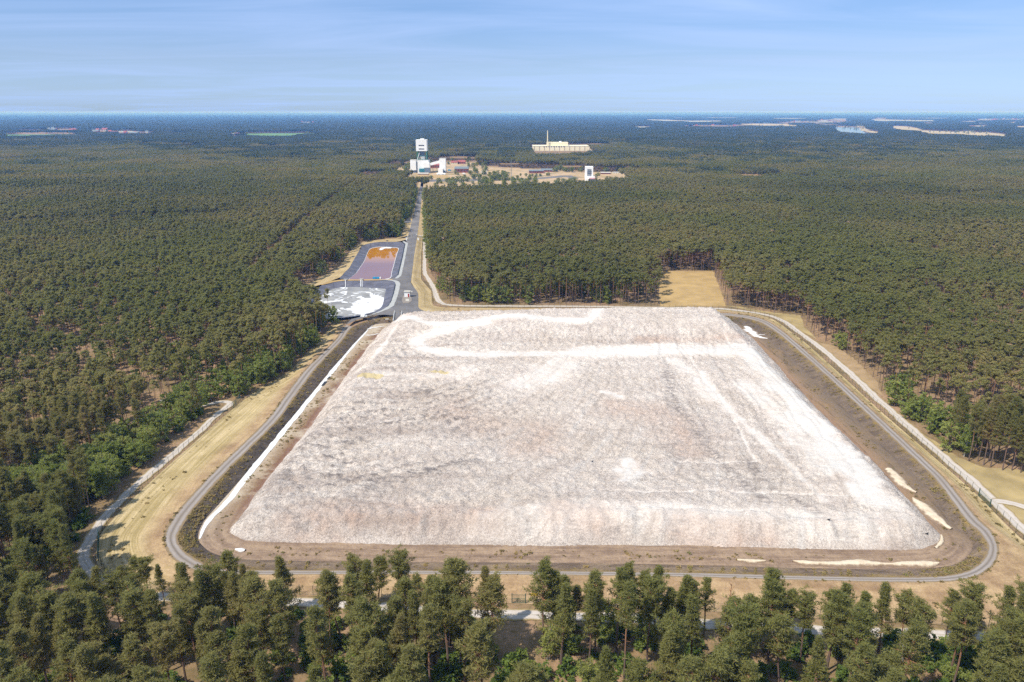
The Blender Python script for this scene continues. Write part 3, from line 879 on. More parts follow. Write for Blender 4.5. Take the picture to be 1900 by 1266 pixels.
def salt_floor():
    x0, y0 = W2.min(0); x1, y1 = W2.max(0)
    cen = np.array([W2.mean(0)])
    rings = np.linspace(0, 1, 26)
    P = np.concatenate([cen + (W2 - cen) * r for r in rings[1:]] + [cen])
    n = len(W2)
    F, T = [], []
    for k in range(len(rings) - 2):
        for i in range(n):
            F.append((k * n + i, k * n + (i + 1) % n, (k + 1) * n + (i + 1) % n, (k + 1) * n + i))
    c = len(P) - 1
    T = [(c, i, (i + 1) % n) for i in range(n)]
    s = np.zeros(len(P))
    for px, py, r, a in [(690, 565, 12, 1.3), (682, 572, 9, 1.1), (676, 578, 7, .95), (700, 548, 7, .75), (706, 549, 4, .9), (660, 547, 12, .62), (630, 545, 14, .6), (612, 552, 12, .62), (640, 538, 12, .55), (690, 540, 12, .6), (640, 565, 14, .52), (668, 557, 8, .45), (693, 555, 6, .9)]:
        q = np.array(G(px, py, .12))
        d = np.hypot((P[:, 0] - q[0]), (P[:, 1] - q[1]) * .6)
        s = np.maximum(s, a * (1 - smooth(r * .5, r * 1.3, d)))
    V = np.c_[P, np.full(len(P), .13)]
    tag(link('salt_pond_floor', mesh('salt_pond_floor', V, [np.array(F), np.array(T)], dict(salt=s)), MAT['salt']), kind='structure')
salt_floor()
ribbon('gravel_band', GP([(704, 519.7), (718, 519.6), (729, 520.6), (736, 523), (738.5, 527), (737, 537), (733.8, 549), (731, 558), (726.5, 567), (717, 573.5), (703, 579.5), (690, 583.5)], ZY), [.8, 1.6, 2.2, 2.6, 2.6, 2.4, 2.4, 2.4, 2.6, 2.4, 1.6, .8], ZY + .06, MAT['kerb'], rag=.25)
ribbon('lined_gutter', GP([(734, 526), (731.5, 540), (728.6, 553), (724, 564), (718, 570)], ZY), .9, ZY + .05, MAT['dark'])

# sandy track outside the fence
tr_px = [(787.5, 441), (788, 470), (787.5, 500), (791, 512), (802, 529), (808, 545), (814, 558), (826, 565), (860, 567.5), (900, 568), (1080, 569), (1200, 570.8), (1332, 573), (1384, 578.5), (1424, 585), (1452, 595.5), (1480, 615), (1518, 642), (1572, 688), (1628, 741), (1646, 756), (1716, 818), (1770, 865), (1828, 914), (1900, 984), (1975, 1045), (2060, 1108), (2075, 1150), (2000, 1184), (1850, 1182), (1698, 1176), (1539, 1171), (1411, 1164), (1243, 1155), (1159, 1147), (923, 1140), (760, 1130), (600, 1120), (404, 1110), (300, 1108), (249, 1104), (210, 1090), (170, 1062), (156, 1036), (163, 1008), (190, 966), (225, 927), (262, 893), (310, 853), (362, 808), (404, 768), (425, 752), (425, 747), (405, 746), (380, 752), (340, 750), (300, 742)]
TRACK = spline(GP(tr_px, .03), 6)
tw = np.interp(np.linspace(0, 1, len(TRACK)), [0, .05, .1, .3, .45, .6, 1], [3.0, 3.2, 3.9, 3.7, 3.8, 3.5, 2.8])
ribbon('sand_track', TRACK, tw, .1, MAT['track'], na=8, rag=.5, seed=12, step=1.2)
ribbon('sand_track', spline(GP([(1846, 930), (1862, 931), (1885, 936), (1920, 948), (1990, 960)], .03), 6), 3.2, .14, MAT['track'], na=6, rag=.4, seed=14)
# open grassy ground between track and trees on the right, the meadow in the woods, bare patch under the edge trees
def ground_patch(name, px, z, m, amp=1.2, tone=None, seed=2):
    sheet(name, ragged(GP(px, z), 2.0, amp, seed), z, m)
ground_patch('meadow', [(1217, 503), (1323, 503), (1348, 569), (1226, 569)], .06, MAT['meadow'], .8)
ground_patch('verge_grass', [(1345, 567), (1372, 569), (1432, 580), (1486, 585), (1492, 606), (1516, 630), (1480, 611), (1452, 592), (1424, 582), (1384, 575)], .05, simple('verge', hexc(182, 160, 112, .66), .95, .3, .12), .6)
ground_patch('bare_verge', [(1520, 636), (1545, 640), (1580, 662), (1628, 708), (1636, 735), (1610, 716), (1570, 682)], .05, simple('bare_verge', hexc(178, 150, 112, .68), .95, .2, .25), .6)
ground_patch('verge_grass', [(1690, 788), (1740, 822), (1775, 848), (1830, 868), (1905, 872), (2010, 900), (2040, 1000), (1975, 1030), (1900, 972), (1828, 905), (1770, 857)], .05, bpy.data.materials['verge'], 1.0)

# pale sand, salt crusts and wet patches on the apron: low real heaps
def bank_heap(px, w, h, label, name='sand_bank', m='sand', z=.1, seed=3, group=None, rag=.6):
    o = ribbon(name, spline(GP(px, z), 4), np.interp(np.linspace(0, 1, (len(px) - 1) * 4 + 1), np.linspace(0, 1, len(w)), w), z, MAT[m], kind=None, na=8, dome=h, rag=rag, seed=seed, step=.6)
    tag(o, label, 'sand bank' if m == 'sand' else 'salt crust', group)
bank_heap([(1470, 1043), (1490, 1044), (1520, 1046), (1550, 1047), (1600, 1045), (1640, 1048), (1680, 1047), (1720, 1047), (1741, 1046)], [.5, 2.2, 1.6, 2.6, 3.4, 1.6, 2.6, 3.2, 1.0], .5, 'long low bank of pale sand along the near side of the ring road', seed=3)
bank_heap([(1368, 1040), (1390, 1041), (1420, 1041)], [.4, 2.0, .4], .3, 'small grass-dusted sand hump near the middle of the near ditch', seed=6)
bank_heap([(1648, 870), (1662, 884), (1680, 903), (1700, 915)], [2.0, 4.4, 3.4, .8], .35, 'pale sand spread beside the right foot of the heap, farther of two', seed=8)
bank_heap([(1693, 925), (1712, 940), (1735, 962), (1765, 983)], [1.0, 4.6, 4.0, 1.6], .4, 'pale sand spread beside the right foot of the heap, nearer of two', seed=10)
bank_heap([(1384, 606), (1390, 614), (1398, 621), (1412, 627), (1424, 629)], [2.5, 6.5, 5, 4, .6], .25, 'white salt crust splashed at the far right foot of the heap', 'salt_crust', 'crust', seed=12, rag=1.6)
bank_heap([(1396, 622), (1412, 621), (1427, 623)], [1.0, 1.2, .4], .08, 'thin white salt tongue running from the splashed crust', 'salt_crust', 'crust', z=.14, seed=14, rag=.3)
bank_heap([(678, 612), (694, 608), (712, 606)], [.8, 2.0, .8], .1, 'white salt streak crossing the upper left drain', 'salt_crust', 'crust', seed=15, rag=.6)
bank_heap([(676, 622), (690, 622), (703, 619)], [.5, 1.4, .8], .1, 'white salt streak just below the upper left crossing', 'salt_crust', 'crust', seed=17, rag=.5)
bank_heap([(437, 1020), (446, 1021), (455, 1022)], [1.0, 2.2, 1.0], .35, 'small white salt lump at the near left corner of the heap', 'salt_crust', 'crust', seed=19, rag=.2)
bank_heap([(1735, 1018), (1747, 1006), (1746, 994)], [.6, 1.3, .6], .3, 'curved pale sand rim round the near right corner of the heap', seed=21, rag=.2)
for k, (px, w, nm) in enumerate([([(605, 708), (598, 716)], 1.1, 'lower'), ([(612, 699), (608, 704)], .7, 'upper')]):
    o = ribbon('drain_opening', GP(px, .2), w, .2, MAT['dark'], kind=None, dome=.06, rag=.2, seed=k + 30, step=.5)
    tag(o, 'dark wet opening in the white drain left of the heap, the %s and %s one' % (nm, 'larger' if k == 0 else 'smaller'), 'drain opening')

# ------------------------------------------------------------------ trees: materials
def m_leaf(name, tones, big=None, trans=.25):
    t = NT(name)
    t.t.nodes.remove(t.b)
    out = t.t.nodes['Material Output']
    c = t.ramp(t.rnd(), tones)
    nz = t.noise(.9, 3, t.n('ShaderNodeTexCoord').outputs['Object'])
    c = t.mix(t.rng(nz, .38, .68, 0, .45), c, tuple(min(1, v * 1.2 + .004) for v in tones[len(tones) // 2][1]))
    if big:
        c = t.mix(t.rng(t.noise(.007, 5), .42, .6, 0, .85), c, big)
        c = t.mix(t.rng(t.noise(.0035, 4), .48, .62, 0, .5), c, tuple(v * .72 for v in big))
    d = t.n('ShaderNodeBsdfDiffuse')
    t.put(d.inputs[0], c)
    tr = t.n('ShaderNodeBsdfTranslucent')
    t.put(tr.inputs[0], c)
    mx = t.n('ShaderNodeMixShader')
    mx.inputs[0].default_value = trans
    t.t.links.new(d.outputs[0], mx.inputs[1]); t.t.links.new(tr.outputs[0], mx.inputs[2])
    t.t.links.new(mx.outputs[0], out.inputs[0])
    return t.m
PINE = m_leaf('pine_needles', [(0.0, (.240, .225, .077)), (0.35, (.290, .264, .094)), (0.65, (.318, .282, .105)), (0.9, (.336, .280, .110)), (1.0, (.348, .266, .112))], (.236, .244, .074), .56)
SHADED_FAR_PINE = m_leaf('shaded_far_needles', [(0.0, (.078, .092, .040)), (0.5, (.104, .114, .050)), (1.0, (.126, .124, .058))], (.080, .104, .042), .35)  # pine tones darkened in place of self-shadow the far blocks lack
SHADED_PINE = m_leaf('shaded_pine_needles', [(0.0, (.172, .160, .048)), (0.5, (.226, .198, .062)), (1.0, (.258, .208, .072))], (.172, .178, .050), .45)  # pine tones darkened less: crown shade put into colour for distant blocks
LEAF = m_leaf('broad_leaves', [(0.0, (.195, .235, .056)), (0.5, (.265, .300, .078)), (1.0, (.345, .345, .105))], None, .52)
SHRUB = m_leaf('shrub_leaves', [(0.0, (.105, .155, .036)), (0.5, (.165, .225, .050)), (1.0, (.280, .300, .078))], None, .48)
DEADN = m_leaf('dead_needles', [(0.0, (.24, .165, .09)), (1.0, (.27, .19, .11))], None, .1)
def m_bark(name, low, high, h):
    t = NT(name)
    z = t.n('ShaderNodeSeparateXYZ')
    t.t.links.new(t.n('ShaderNodeTexCoord').outputs['Object'], z.inputs[0])
    c = t.mix(t.rng(z.outputs[2], h * .25, h * .6), low, high)
    c = t.mix(t.rng(t.noise(3.0, 4), .4, .7, 0, .5), c, tuple(v * .55 for v in low))
    return t.done(c)
BARK = m_bark('pine_bark', hexc(128, 108, 96, .7), hexc(176, 128, 94, .75), 16)
BIRCHB = m_bark('birch_bark', hexc(188, 184, 176, .75), hexc(150, 142, 128, .7), 12)
GREYB = m_bark('dead_grey_wood', hexc(150, 142, 134, .75), hexc(166, 158, 150, .75), 12)

# ------------------------------------------------------------------ trees: shapes
def tri_cloud(Cn, n, spread, size, r, flat=.65, thin=0.0, heart=None):
    """n small leaf-sized triangles about each centre"""
    m = len(Cn) * n
    c = np.repeat(Cn, n, 0)
    o = r.normal(size=(m, 3))
    o /= np.linalg.norm(o, axis=1)[:, None]
    o *= (r.random(m) ** .5)[:, None]
    sp = np.repeat(np.broadcast_to(spread, (len(Cn),)), n)
    o = o * sp[:, None] * np.array([1, 1, flat])
    p = c + o
    a = r.normal(size=(m, 3)); a /= np.linalg.norm(a, axis=1)[:, None]
    b = r.normal(size=(m, 3)); b[:, 2] *= .6
    b -= (a * b).sum(1)[:, None] * a
    b /= np.linalg.norm(b, axis=1)[:, None]
    if heart is not None:                       # sprays face outward from the heart of the crown
        h_ = np.repeat(np.broadcast_to(heart, Cn.shape), n, 0) if np.ndim(heart) > 1 else np.asarray(heart)[None]
        nn = p - h_
        nn = nn / np.maximum(np.linalg.norm(nn, axis=1), 1e-6)[:, None] + r.normal(size=(m, 3)) * .42 + np.array([0, 0, .25])
        nn /= np.linalg.norm(nn, axis=1)[:, None]
        a = a - (a * nn).sum(1)[:, None] * nn
        a /= np.maximum(np.linalg.norm(a, axis=1), 1e-6)[:, None]
        b = np.cross(nn, a)
    s = size * (.6 + .8 * r.random(m))[:, None]
    if thin:                                    # needle sprays: long, narrow, pointing out and up
        b = o / np.maximum(np.linalg.norm(o, axis=1), 1e-6)[:, None] + r.normal(size=(m, 3)) * .5 + np.array([0, 0, .35])
        b /= np.linalg.norm(b, axis=1)[:, None]
        a = np.cross(b, a); a /= np.maximum(np.linalg.norm(a, axis=1), 1e-6)[:, None]
        return np.stack([p - a * s * thin - b * s * .4, p + a * s * thin - b * s * .4, p + b * s * .9], 1).reshape(-1, 3)
    V = np.stack([p - a * s * .5 - b * s * .33, p + a * s * .5 - b * s * .33, p + b * s * .67], 1).reshape(-1, 3)
    return V
def tri_mesh(name, V, m):
    me = mesh(name, V, np.arange(len(V)).reshape(-1, 3))
    me.materials.append(m)
    return me
def bars(segs, n=4):
    """tapered bars: (a, b, r0, r1) -> V, F"""
    V, F = [], []
    for a, b, r0, r1 in segs:
        a, b = np.array(a, float), np.array(b, float)
        d = b - a
        d /= max(np.linalg.norm(d), 1e-6)
        x = np.cross(d, [0, 0, 1.0]) if abs(d[2]) < .9 else np.cross(d, [1.0, 0, 0])
        x /= np.linalg.norm(x)
        y = np.cross(d, x)
        o = len(V)
        for p, rr in ((a, r0), (b, r1)):
            for k in range(n):
                t = 2 * math.pi * k / n
                V.append(p + rr * (math.cos(t) * x + math.sin(t) * y))
        F += [(o + k, o + (k + 1) % n, o + n + (k + 1) % n, o + n + k) for k in range(n)]
    return np.array(V), np.array(F)
def pine(seed, h=17, crown=.5, rad=2.7, shape='dome', lean=0.0, dens=1.0, lod=0, top2=False):
    r = np.random.default_rng(seed)
    zb = h * (1 - crown)
    # trunk as a gently bent chain
    k = 7
    t = np.linspace(0, 1, k)
    az = r.random() * 6.28
    bend = np.stack([np.cos(az) * (lean * h * t ** 1.6 + .25 * np.sin(t * 4 + seed)), np.sin(az) * (lean * h * t ** 1.6) + .2 * np.sin(t * 5 + seed * 2), t * h * .96], 1)
    bend[:, :2] -= bend[0, :2]
    def trunk_at(z):
        return np.array([np.interp(z, bend[:, 2], bend[:, 0]), np.interp(z, bend[:, 2], bend[:, 1]), z])
    segs = []
    rb = .0115 * h
    for i in range(k - 1):
        segs.append((bend[i], bend[i + 1], rb * (1 - .8 * t[i]) + .02, rb * (1 - .8 * t[i + 1]) + .02))
    tuft, tr = [], []
    nb = int((50, 30, 22)[min(lod, 2)] * dens)
    for i in range(nb):
        f = (i + r.random()) / nb
        f = f ** .85
        z = zb + (h - zb) * f
        prof = (.75 + .5 * r.random()) * {'dome': math.sqrt(max(0, 1 - max(0, (f - .3) / .72) ** 2)) * (.55 + .45 * min(1, f / .3)), 'spire': (1 - f) ** .75 * (.6 + .4 * min(1, f / .15)) + .08,
                'flat': (.45 + .6 * f) * math.sqrt(max(0, 1 - max(0, (f - .7) / .32) ** 2)), 'ragged': (.35 + .65 * r.random()) * math.sqrt(max(0, 1 - f ** 3))}[shape]
        L = rad * max(.18, prof) * (.55 + .6 * r.random())
        a = i * 2.39996 + r.normal() * .5
        el = R(8) + R(48) * f + r.normal() * .15
        p0 = trunk_at(z - .12 * L)
        dirv = np.array([math.cos(a) * math.cos(el), math.sin(a) * math.cos(el), math.sin(el)])
        p1 = p0 + dirv * L
        if lod < 2:
            segs.append((p0, p1, .025 + .022 * L, .015))
        nt = (7, 4, 2)[min(lod, 2)]
        for q in range(nt):
            s = .42 + .62 * (q + r.random()) / nt
            side = np.array([-dirv[1], dirv[0], 0]) * r.normal() * .26 * L * (1.2 - s * .5)
            tuft.append(p0 + dirv * L * s + side + np.array([0, 0, .12 + r.normal() * .12]))
            tr.append((.42 + .26 * r.random()) * (1.0, 1.25, 1.6)[min(lod, 2)] * (.75 + .1 * rad))
    tip = trunk_at(h * .955)
    for q in range(5):
        tuft.append(tip + r.normal(size=3) * np.array([.3, .3, .35]))
        tr.append(.4)
    tuft = np.array(tuft); tr = np.array(tr)
    n, size = ((15, .36), (9, .44), (5, .85))[min(lod, 2)]
    V = tri_cloud(tuft, n, tr, size, r, .5, .19 if lod == 0 else 0)
    # a few dead stubs under the crown
    for i in range(6 if lod == 0 else 0):
        z = h * (.28 + .25 * r.random()); a = r.random() * 6.28
        p = trunk_at(z)
        segs.append((p, p + np.array([math.cos(a), math.sin(a), .1]) * (.5 + .8 * r.random()), .03, .012))
    TV, TF = bars(segs, 5 if lod == 0 else 3)
    return V, TV, TF
def broadleaf(seed, h=12, rad=3.4, lod=0, base=.18, stems=1):
    r = np.random.default_rng(seed)
    segs, tuft, tr = [], [], []
    nl = 26 if lod == 0 else 15
    for s in range(stems):
        off = np.array([r.normal() * .35, r.normal() * .35, 0]) * (stems > 1)
        top = np.array([off[0] * 5, off[1] * 5, h * .8])
        segs.append((off, top, .016 * h, .03))
        for i in range(nl // stems):
            f = (i + r.random()) / (nl // stems)
            z = h * (base + (1 - base) * f * .92)
            prof = math.sqrt(max(.02, 1 - ((f - .38) / .66) ** 2))
            L = rad * prof * (.6 + .5 * r.random())
            a = i * 2.4 + s * 1.7 + r.normal() * .4
            p0 = off + (top - off) * min(.98, max(.08, (z / h - .1)))
            p1 = p0 + np.array([math.cos(a) * L, math.sin(a) * L, .25 * L + .4])
            segs.append((p0, p1, .05, .015))
            for q in range(7 if lod == 0 else 4):
                w = .35 + .7 * (q + r.random()) / (7 if lod == 0 else 4)
                tuft.append(p0 + (p1 - p0) * w + r.normal(size=3) * .3 * np.array([1, 1, .7]))
                tr.append(.55 + .35 * r.random())
    n, size = ((16, .36), (9, .62))[min(lod, 1)]
    V = tri_cloud(np.array(tuft), n, np.array(tr), size, r, .7)
    TV, TF = bars(segs, 4 if lod == 0 else 3)
    return V, TV, TF
def shrub(seed, h=2.2, rad=1.6):
    r = np.random.default_rng(seed)
    n = 34
    d = r.normal(size=(n, 3)); d /= np.linalg.norm(d, axis=1)[:, None]
    d[:, 2] = abs(d[:, 2])
    c = d * np.array([rad, rad, h * .8]) * (.45 + .55 * r.random((n, 1))) + np.array([0, 0, .25])
    return tri_cloud(c, 15, .42, .34, r, .7)
PINES = [  # kind words, geometry
    ('broad domed', dict(h=16.5, crown=.55, rad=3.0, shape='dome')), ('slim pointed', dict(h=17.5, crown=.58, rad=2.3, shape='spire')), ('flat-topped', dict(h=16.0, crown=.45, rad=3.1, shape='flat')),
    ('leaning', dict(h=16.2, crown=.48, rad=2.7, shape='dome', lean=.09)), ('ragged thin', dict(h=16.8, crown=.55, rad=2.8, shape='ragged', dens=.72)), ('tall slender', dict(h=18.8, crown=.45, rad=2.3, shape='dome')),
    ('full conical', dict(h=15.0, crown=.72, rad=2.9, shape='spire', dens=1.25)), ('bushy low-branched', dict(h=13.2, crown=.75, rad=2.8, shape='dome', dens=1.2))]
P0 = [pine(100 + i, **p) for i, (w, p) in enumerate(PINES)]
P0M = [(tri_mesh('pine_crown', v, PINE), mesh('pine_trunk', tv, tf)) for v, tv, tf in P0]
B0 = [broadleaf(300, 12, 3.5), broadleaf(301, 14, 3.2, stems=2), broadleaf(302, 9.5, 3.4, base=.1), broadleaf(303, 12.5, 2.6, base=.25), broadleaf(304, 7, 3.0, base=.05, stems=2)]
BW = ['round-crowned', 'twin-stemmed', 'low spreading', 'slender birch-like', 'small bushy']
B0M = [(tri_mesh('leaf_crown', v, LEAF), mesh('tree_trunk', tv, tf)) for v, tv, tf in B0]
for _, b in P0M: b.materials.append(BARK)
for i, (_, b) in enumerate(B0M): b.materials.append(BIRCHB if i in (1, 3) else BARK)
def forest_pine(seed, h, rx, rz, n=24, m=34, size=.42):
    """a pine of the closed stand: bare stem, short rounded crown of needle clumps"""
    r = np.random.default_rng(seed)
    d = r.normal(size=(n, 3)); d /= np.linalg.norm(d, axis=1)[:, None]
    d[:, 2] = np.where(d[:, 2] < -.55, -d[:, 2], d[:, 2])
    ax = np.array([rx * (.9 + .2 * r.random()), rx * (.9 + .2 * r.random()), rz])
    c = d * ax * (.5 + .5 * r.random((n, 1)) ** .6) + np.array([0, 0, h - rz * .95])
    c[:3] = np.array([0, 0, h - .5]) + r.normal(size=(3, 3)) * np.array([.4, .4, .3])
    V = tri_cloud(c, m, rx * (.30 + .16 * r.random(n)), size, r, .62, heart=(0, 0, h - rz * 1.25))
    segs = [((0, 0, 0), (r.normal() * .15, r.normal() * .15, h * .55), .15, .11), ((0, 0, h * .55), (0, 0, h * .93), .11, .04)]
    for i in range(5):
        q = c[r.integers(0, n)]
        segs.append(((0, 0, q[2] - .5 * rx), tuple(q), .045, .02))
    return (V, *bars(segs, 3))
FP = [(15.6, 2.1, 2.6), (16.4, 1.8, 3.1), (15.2, 2.4, 2.2), (15.4, 2.0, 2.7), (15.9, 2.2, 2.9), (17.2, 1.9, 2.9), (14.6, 2.1, 3.4), (13.6, 2.2, 3.2)]
SRC = {}
def source(coll, objs):
    c = bpy.data.collections.new(coll)          # never linked to the scene: only a shape library for the far woods
    for i, me in enumerate(objs):
        c.objects.link(bpy.data.objects.new('%s_%02d' % (coll, i), me))
    return c
def joined(name, V, TV, TF, leafm, barkm):
    me = mesh(name, np.vstack([V, TV]), [np.arange(len(V)).reshape(-1, 3), TF + len(V)])
    me.materials.append(leafm); me.materials.append(barkm)
    mi = np.zeros(len(me.polygons), np.int32)
    mi[len(V) // 3:] = 1
    me.polygons.foreach_set('material_index', mi)
    return me
LOD0 = [joined('pine_tree_shape', *g, PINE, BARK) for g in P0] + [joined('leaf_tree_shape', *g, LEAF, BARK) for g in B0]
LOD1 = [joined('pine_tree_shape', *forest_pine(150 + i, *p), PINE, BARK) for i, p in enumerate(FP)] + [joined('leaf_tree_shape', *broadleaf(330 + i, h, rd, lod=1, base=.06), LEAF, BARK) for i, (h, rd) in enumerate([(12, 3.4), (14, 3.2), (9.5, 3.4), (12, 2.8), (8, 3)])]
def stand(seed, size, n, tris, tsize, hmin, hmax, leafy=.06, mat=None):
    """a block of woodland seen from far off"""
    r = np.random.default_rng(seed)
    g = int(math.sqrt(n))
    gx, gy = np.meshgrid(np.arange(g), np.arange(g))
    p = (np.stack([gx.ravel(), gy.ravel()], 1) + r.random((g * g, 2)) * .9) / g * size - size / 2
    h = hmin + (hmax - hmin) * r.random(g * g)
    cs, sp = [], []
    Vp = []
    cen = np.c_[p, h * .76]
    rad = (size / g) * .56
    V = tri_cloud(cen, tris, rad, tsize, r, 1.35, heart=cen - np.array([0, 0, 1.0]))
    k = int(len(cen) * leafy) * tris * 3
    me = mesh('woodland_block', V, np.arange(len(V)).reshape(-1, 3))
    me.materials.append(mat or PINE); me.materials.append(LEAF if mat is None else SHADED_FAR_PINE)
    mi = np.zeros(len(V) // 3, np.int32)
    idx = r.permutation(len(cen))[:int(len(cen) * leafy)]
    for i in idx: mi[i * tris:(i + 1) * tris] = 1
    me.polygons.foreach_set('material_index', mi)
    return me
LOD1.append(joined('pine_tree_shape', *forest_pine(171, 15.0, 1.9, 2.6, n=20, m=22), DEADN, BARK))
def age_block(P, a=135.0, b=105.0, seed=3):
    """stands of different age: one factor for each planted block"""
    c_, s_ = math.cos(.35), math.sin(.35)
    i_ = np.floor((P[:, 0] * c_ + P[:, 1] * s_) / a).astype(np.int64)
    j_ = np.floor((P[:, 1] * c_ - P[:, 0] * s_) / b).astype(np.int64)
    return vnoise(i_ * 7.31 + .13 * seed, j_ * 3.77 + .4, 31 + seed)
LOD2 = [stand(500 + i, 40.0, 100, 60, 1.15, 13.5, 18.0, .05, SHADED_PINE) for i in range(4)]
LOD3 = [stand(520 + i, 160.0, 900, 22, 2.9, 13, 18.5, .05, SHADED_FAR_PINE) for i in range(3)]
def scatter(name, P, rot, scl, idx, coll, label=None):
    me = bpy.data.meshes.new(name)
    me.vertices.add(len(P))
    me.vertices.foreach_set('co', np.asarray(P, np.float32).ravel())
    a = me.attributes.new('rot', 'FLOAT_VECTOR', 'POINT'); a.data.foreach_set('vector', np.asarray(rot, np.float32).ravel())
    a = me.attributes.new('scl', 'FLOAT_VECTOR', 'POINT'); a.data.foreach_set('vector', np.asarray(scl, np.float32).ravel())
    a = me.attributes.new('idx', 'INT', 'POINT'); a.data.foreach_set('value', np.asarray(idx, np.int32))
    o = link(name, me)
    ng = bpy.data.node_groups.new(name, 'GeometryNodeTree')
    ng.interface.new_socket('Geometry', in_out='INPUT', socket_type='NodeSocketGeometry')
    ng.interface.new_socket('Geometry', in_out='OUTPUT', socket_type='NodeSocketGeometry')
    N = ng.nodes
    gi, go = N.new('NodeGroupInput'), N.new('NodeGroupOutput')
    ci = N.new('GeometryNodeCollectionInfo')
    ci.inputs['Collection'].default_value = coll
    ci.inputs['Separate Children'].default_value = True
    ci.inputs['Reset Children'].default_value = True
    io = N.new('GeometryNodeInstanceOnPoints')
    io.inputs['Pick Instance'].default_value = True
    def at(n, typ):
        x = N.new('GeometryNodeInputNamedAttribute'); x.data_type = typ; x.inputs[0].default_value = n
        return x.outputs[0]
    L = ng.links
    L.new(gi.outputs[0], io.inputs['Points']); L.new(ci.outputs[0], io.inputs['Instance'])
    L.new(at('idx', 'INT'), io.inputs['Instance Index']); L.new(at('scl', 'FLOAT_VECTOR'), io.inputs['Scale'])
    er = N.new('FunctionNodeEulerToRotation')
    L.new(at('rot', 'FLOAT_VECTOR'), er.inputs[0]); L.new(er.outputs[0], io.inputs['Rotation'])
    L.new(io.outputs[0], go.inputs[0])
    o.modifiers.new('scatter', 'NODES').node_group = ng
    tag(o, kind='stuff')
    return o

# ------------------------------------------------------------------ where trees grow
OPEN = [(430, 738), (392, 745), (372, 768), (296, 838), (232, 898), (184, 945), (140, 1000), (134, 1038), (158, 1076), (205, 1104), (300, 1122), (410, 1124), (600, 1135), (760, 1148), (925, 1158), (1160, 1166), (1245, 1174), (1410, 1182), (1540, 1189), (1700, 1194), (1850, 1200), (2000, 1205), (2160, 1190), (2160, 1050),
        (2010, 925), (1905, 880), (1820, 868), (1775, 850), (1740, 826), (1690, 786), (1640, 742), (1632, 728), (1626, 706), (1578, 664), (1545, 641), (1516, 630), (1492, 606), (1484, 588), (1430, 582), (1372, 571), (1348, 568), (1323, 504), (1217, 504), (1226, 568), (900, 565.5), (832, 561), (815, 545), (808, 528), (797, 506), (792, 470), (790, 440), (788.5, 400), (787, 370), (787.5, 345),
        (778, 342), (774.5, 352), (770, 370), (764, 395), (758, 405), (746, 410), (743, 440), (700, 444), (674, 448), (660, 455), (648, 466), (636, 480), (624, 494), (605, 508), (575, 523), (546, 541), (548, 560), (585, 590), (620, 595), (622, 604), (603, 622), (570, 655), (534, 690), (478, 720), (446, 740)]
OPENP = GP(OPEN)
def shadowed_poly(px, h=13):
    """ground outline of a clearing whose near side is hidden by trees: near points are given at tree-top height"""
    return np.array([G(a, b, h * n) for a, b, n in px])
SETT = shadowed_poly([(716, 317, 0), (760, 304.5, 0), (800, 303, 0), (840, 300.5, 0), (886, 301, 0), (905, 309, 0), (945, 312, 0), (1030, 313, 0), (1075, 319, 0), (1120, 319, 0), (1180, 322, 0), (1165, 332, 1), (1110, 337, 1), (1070, 340, 1), (1020, 345, 1), (985, 341, 1), (940, 346, 1), (905, 345, 1), (870, 348, 1), (830, 345, 1), (795, 347, 1), (779, 344, 1), (771, 322, 1), (762, 318, 1), (735, 318, 1)])
HALLC = shadowed_poly([(985, 276, 0), (990, 274, 0), (1103, 272, 0), (1108, 281, 1), (1040, 283, 1), (984, 284, 1)], 16)
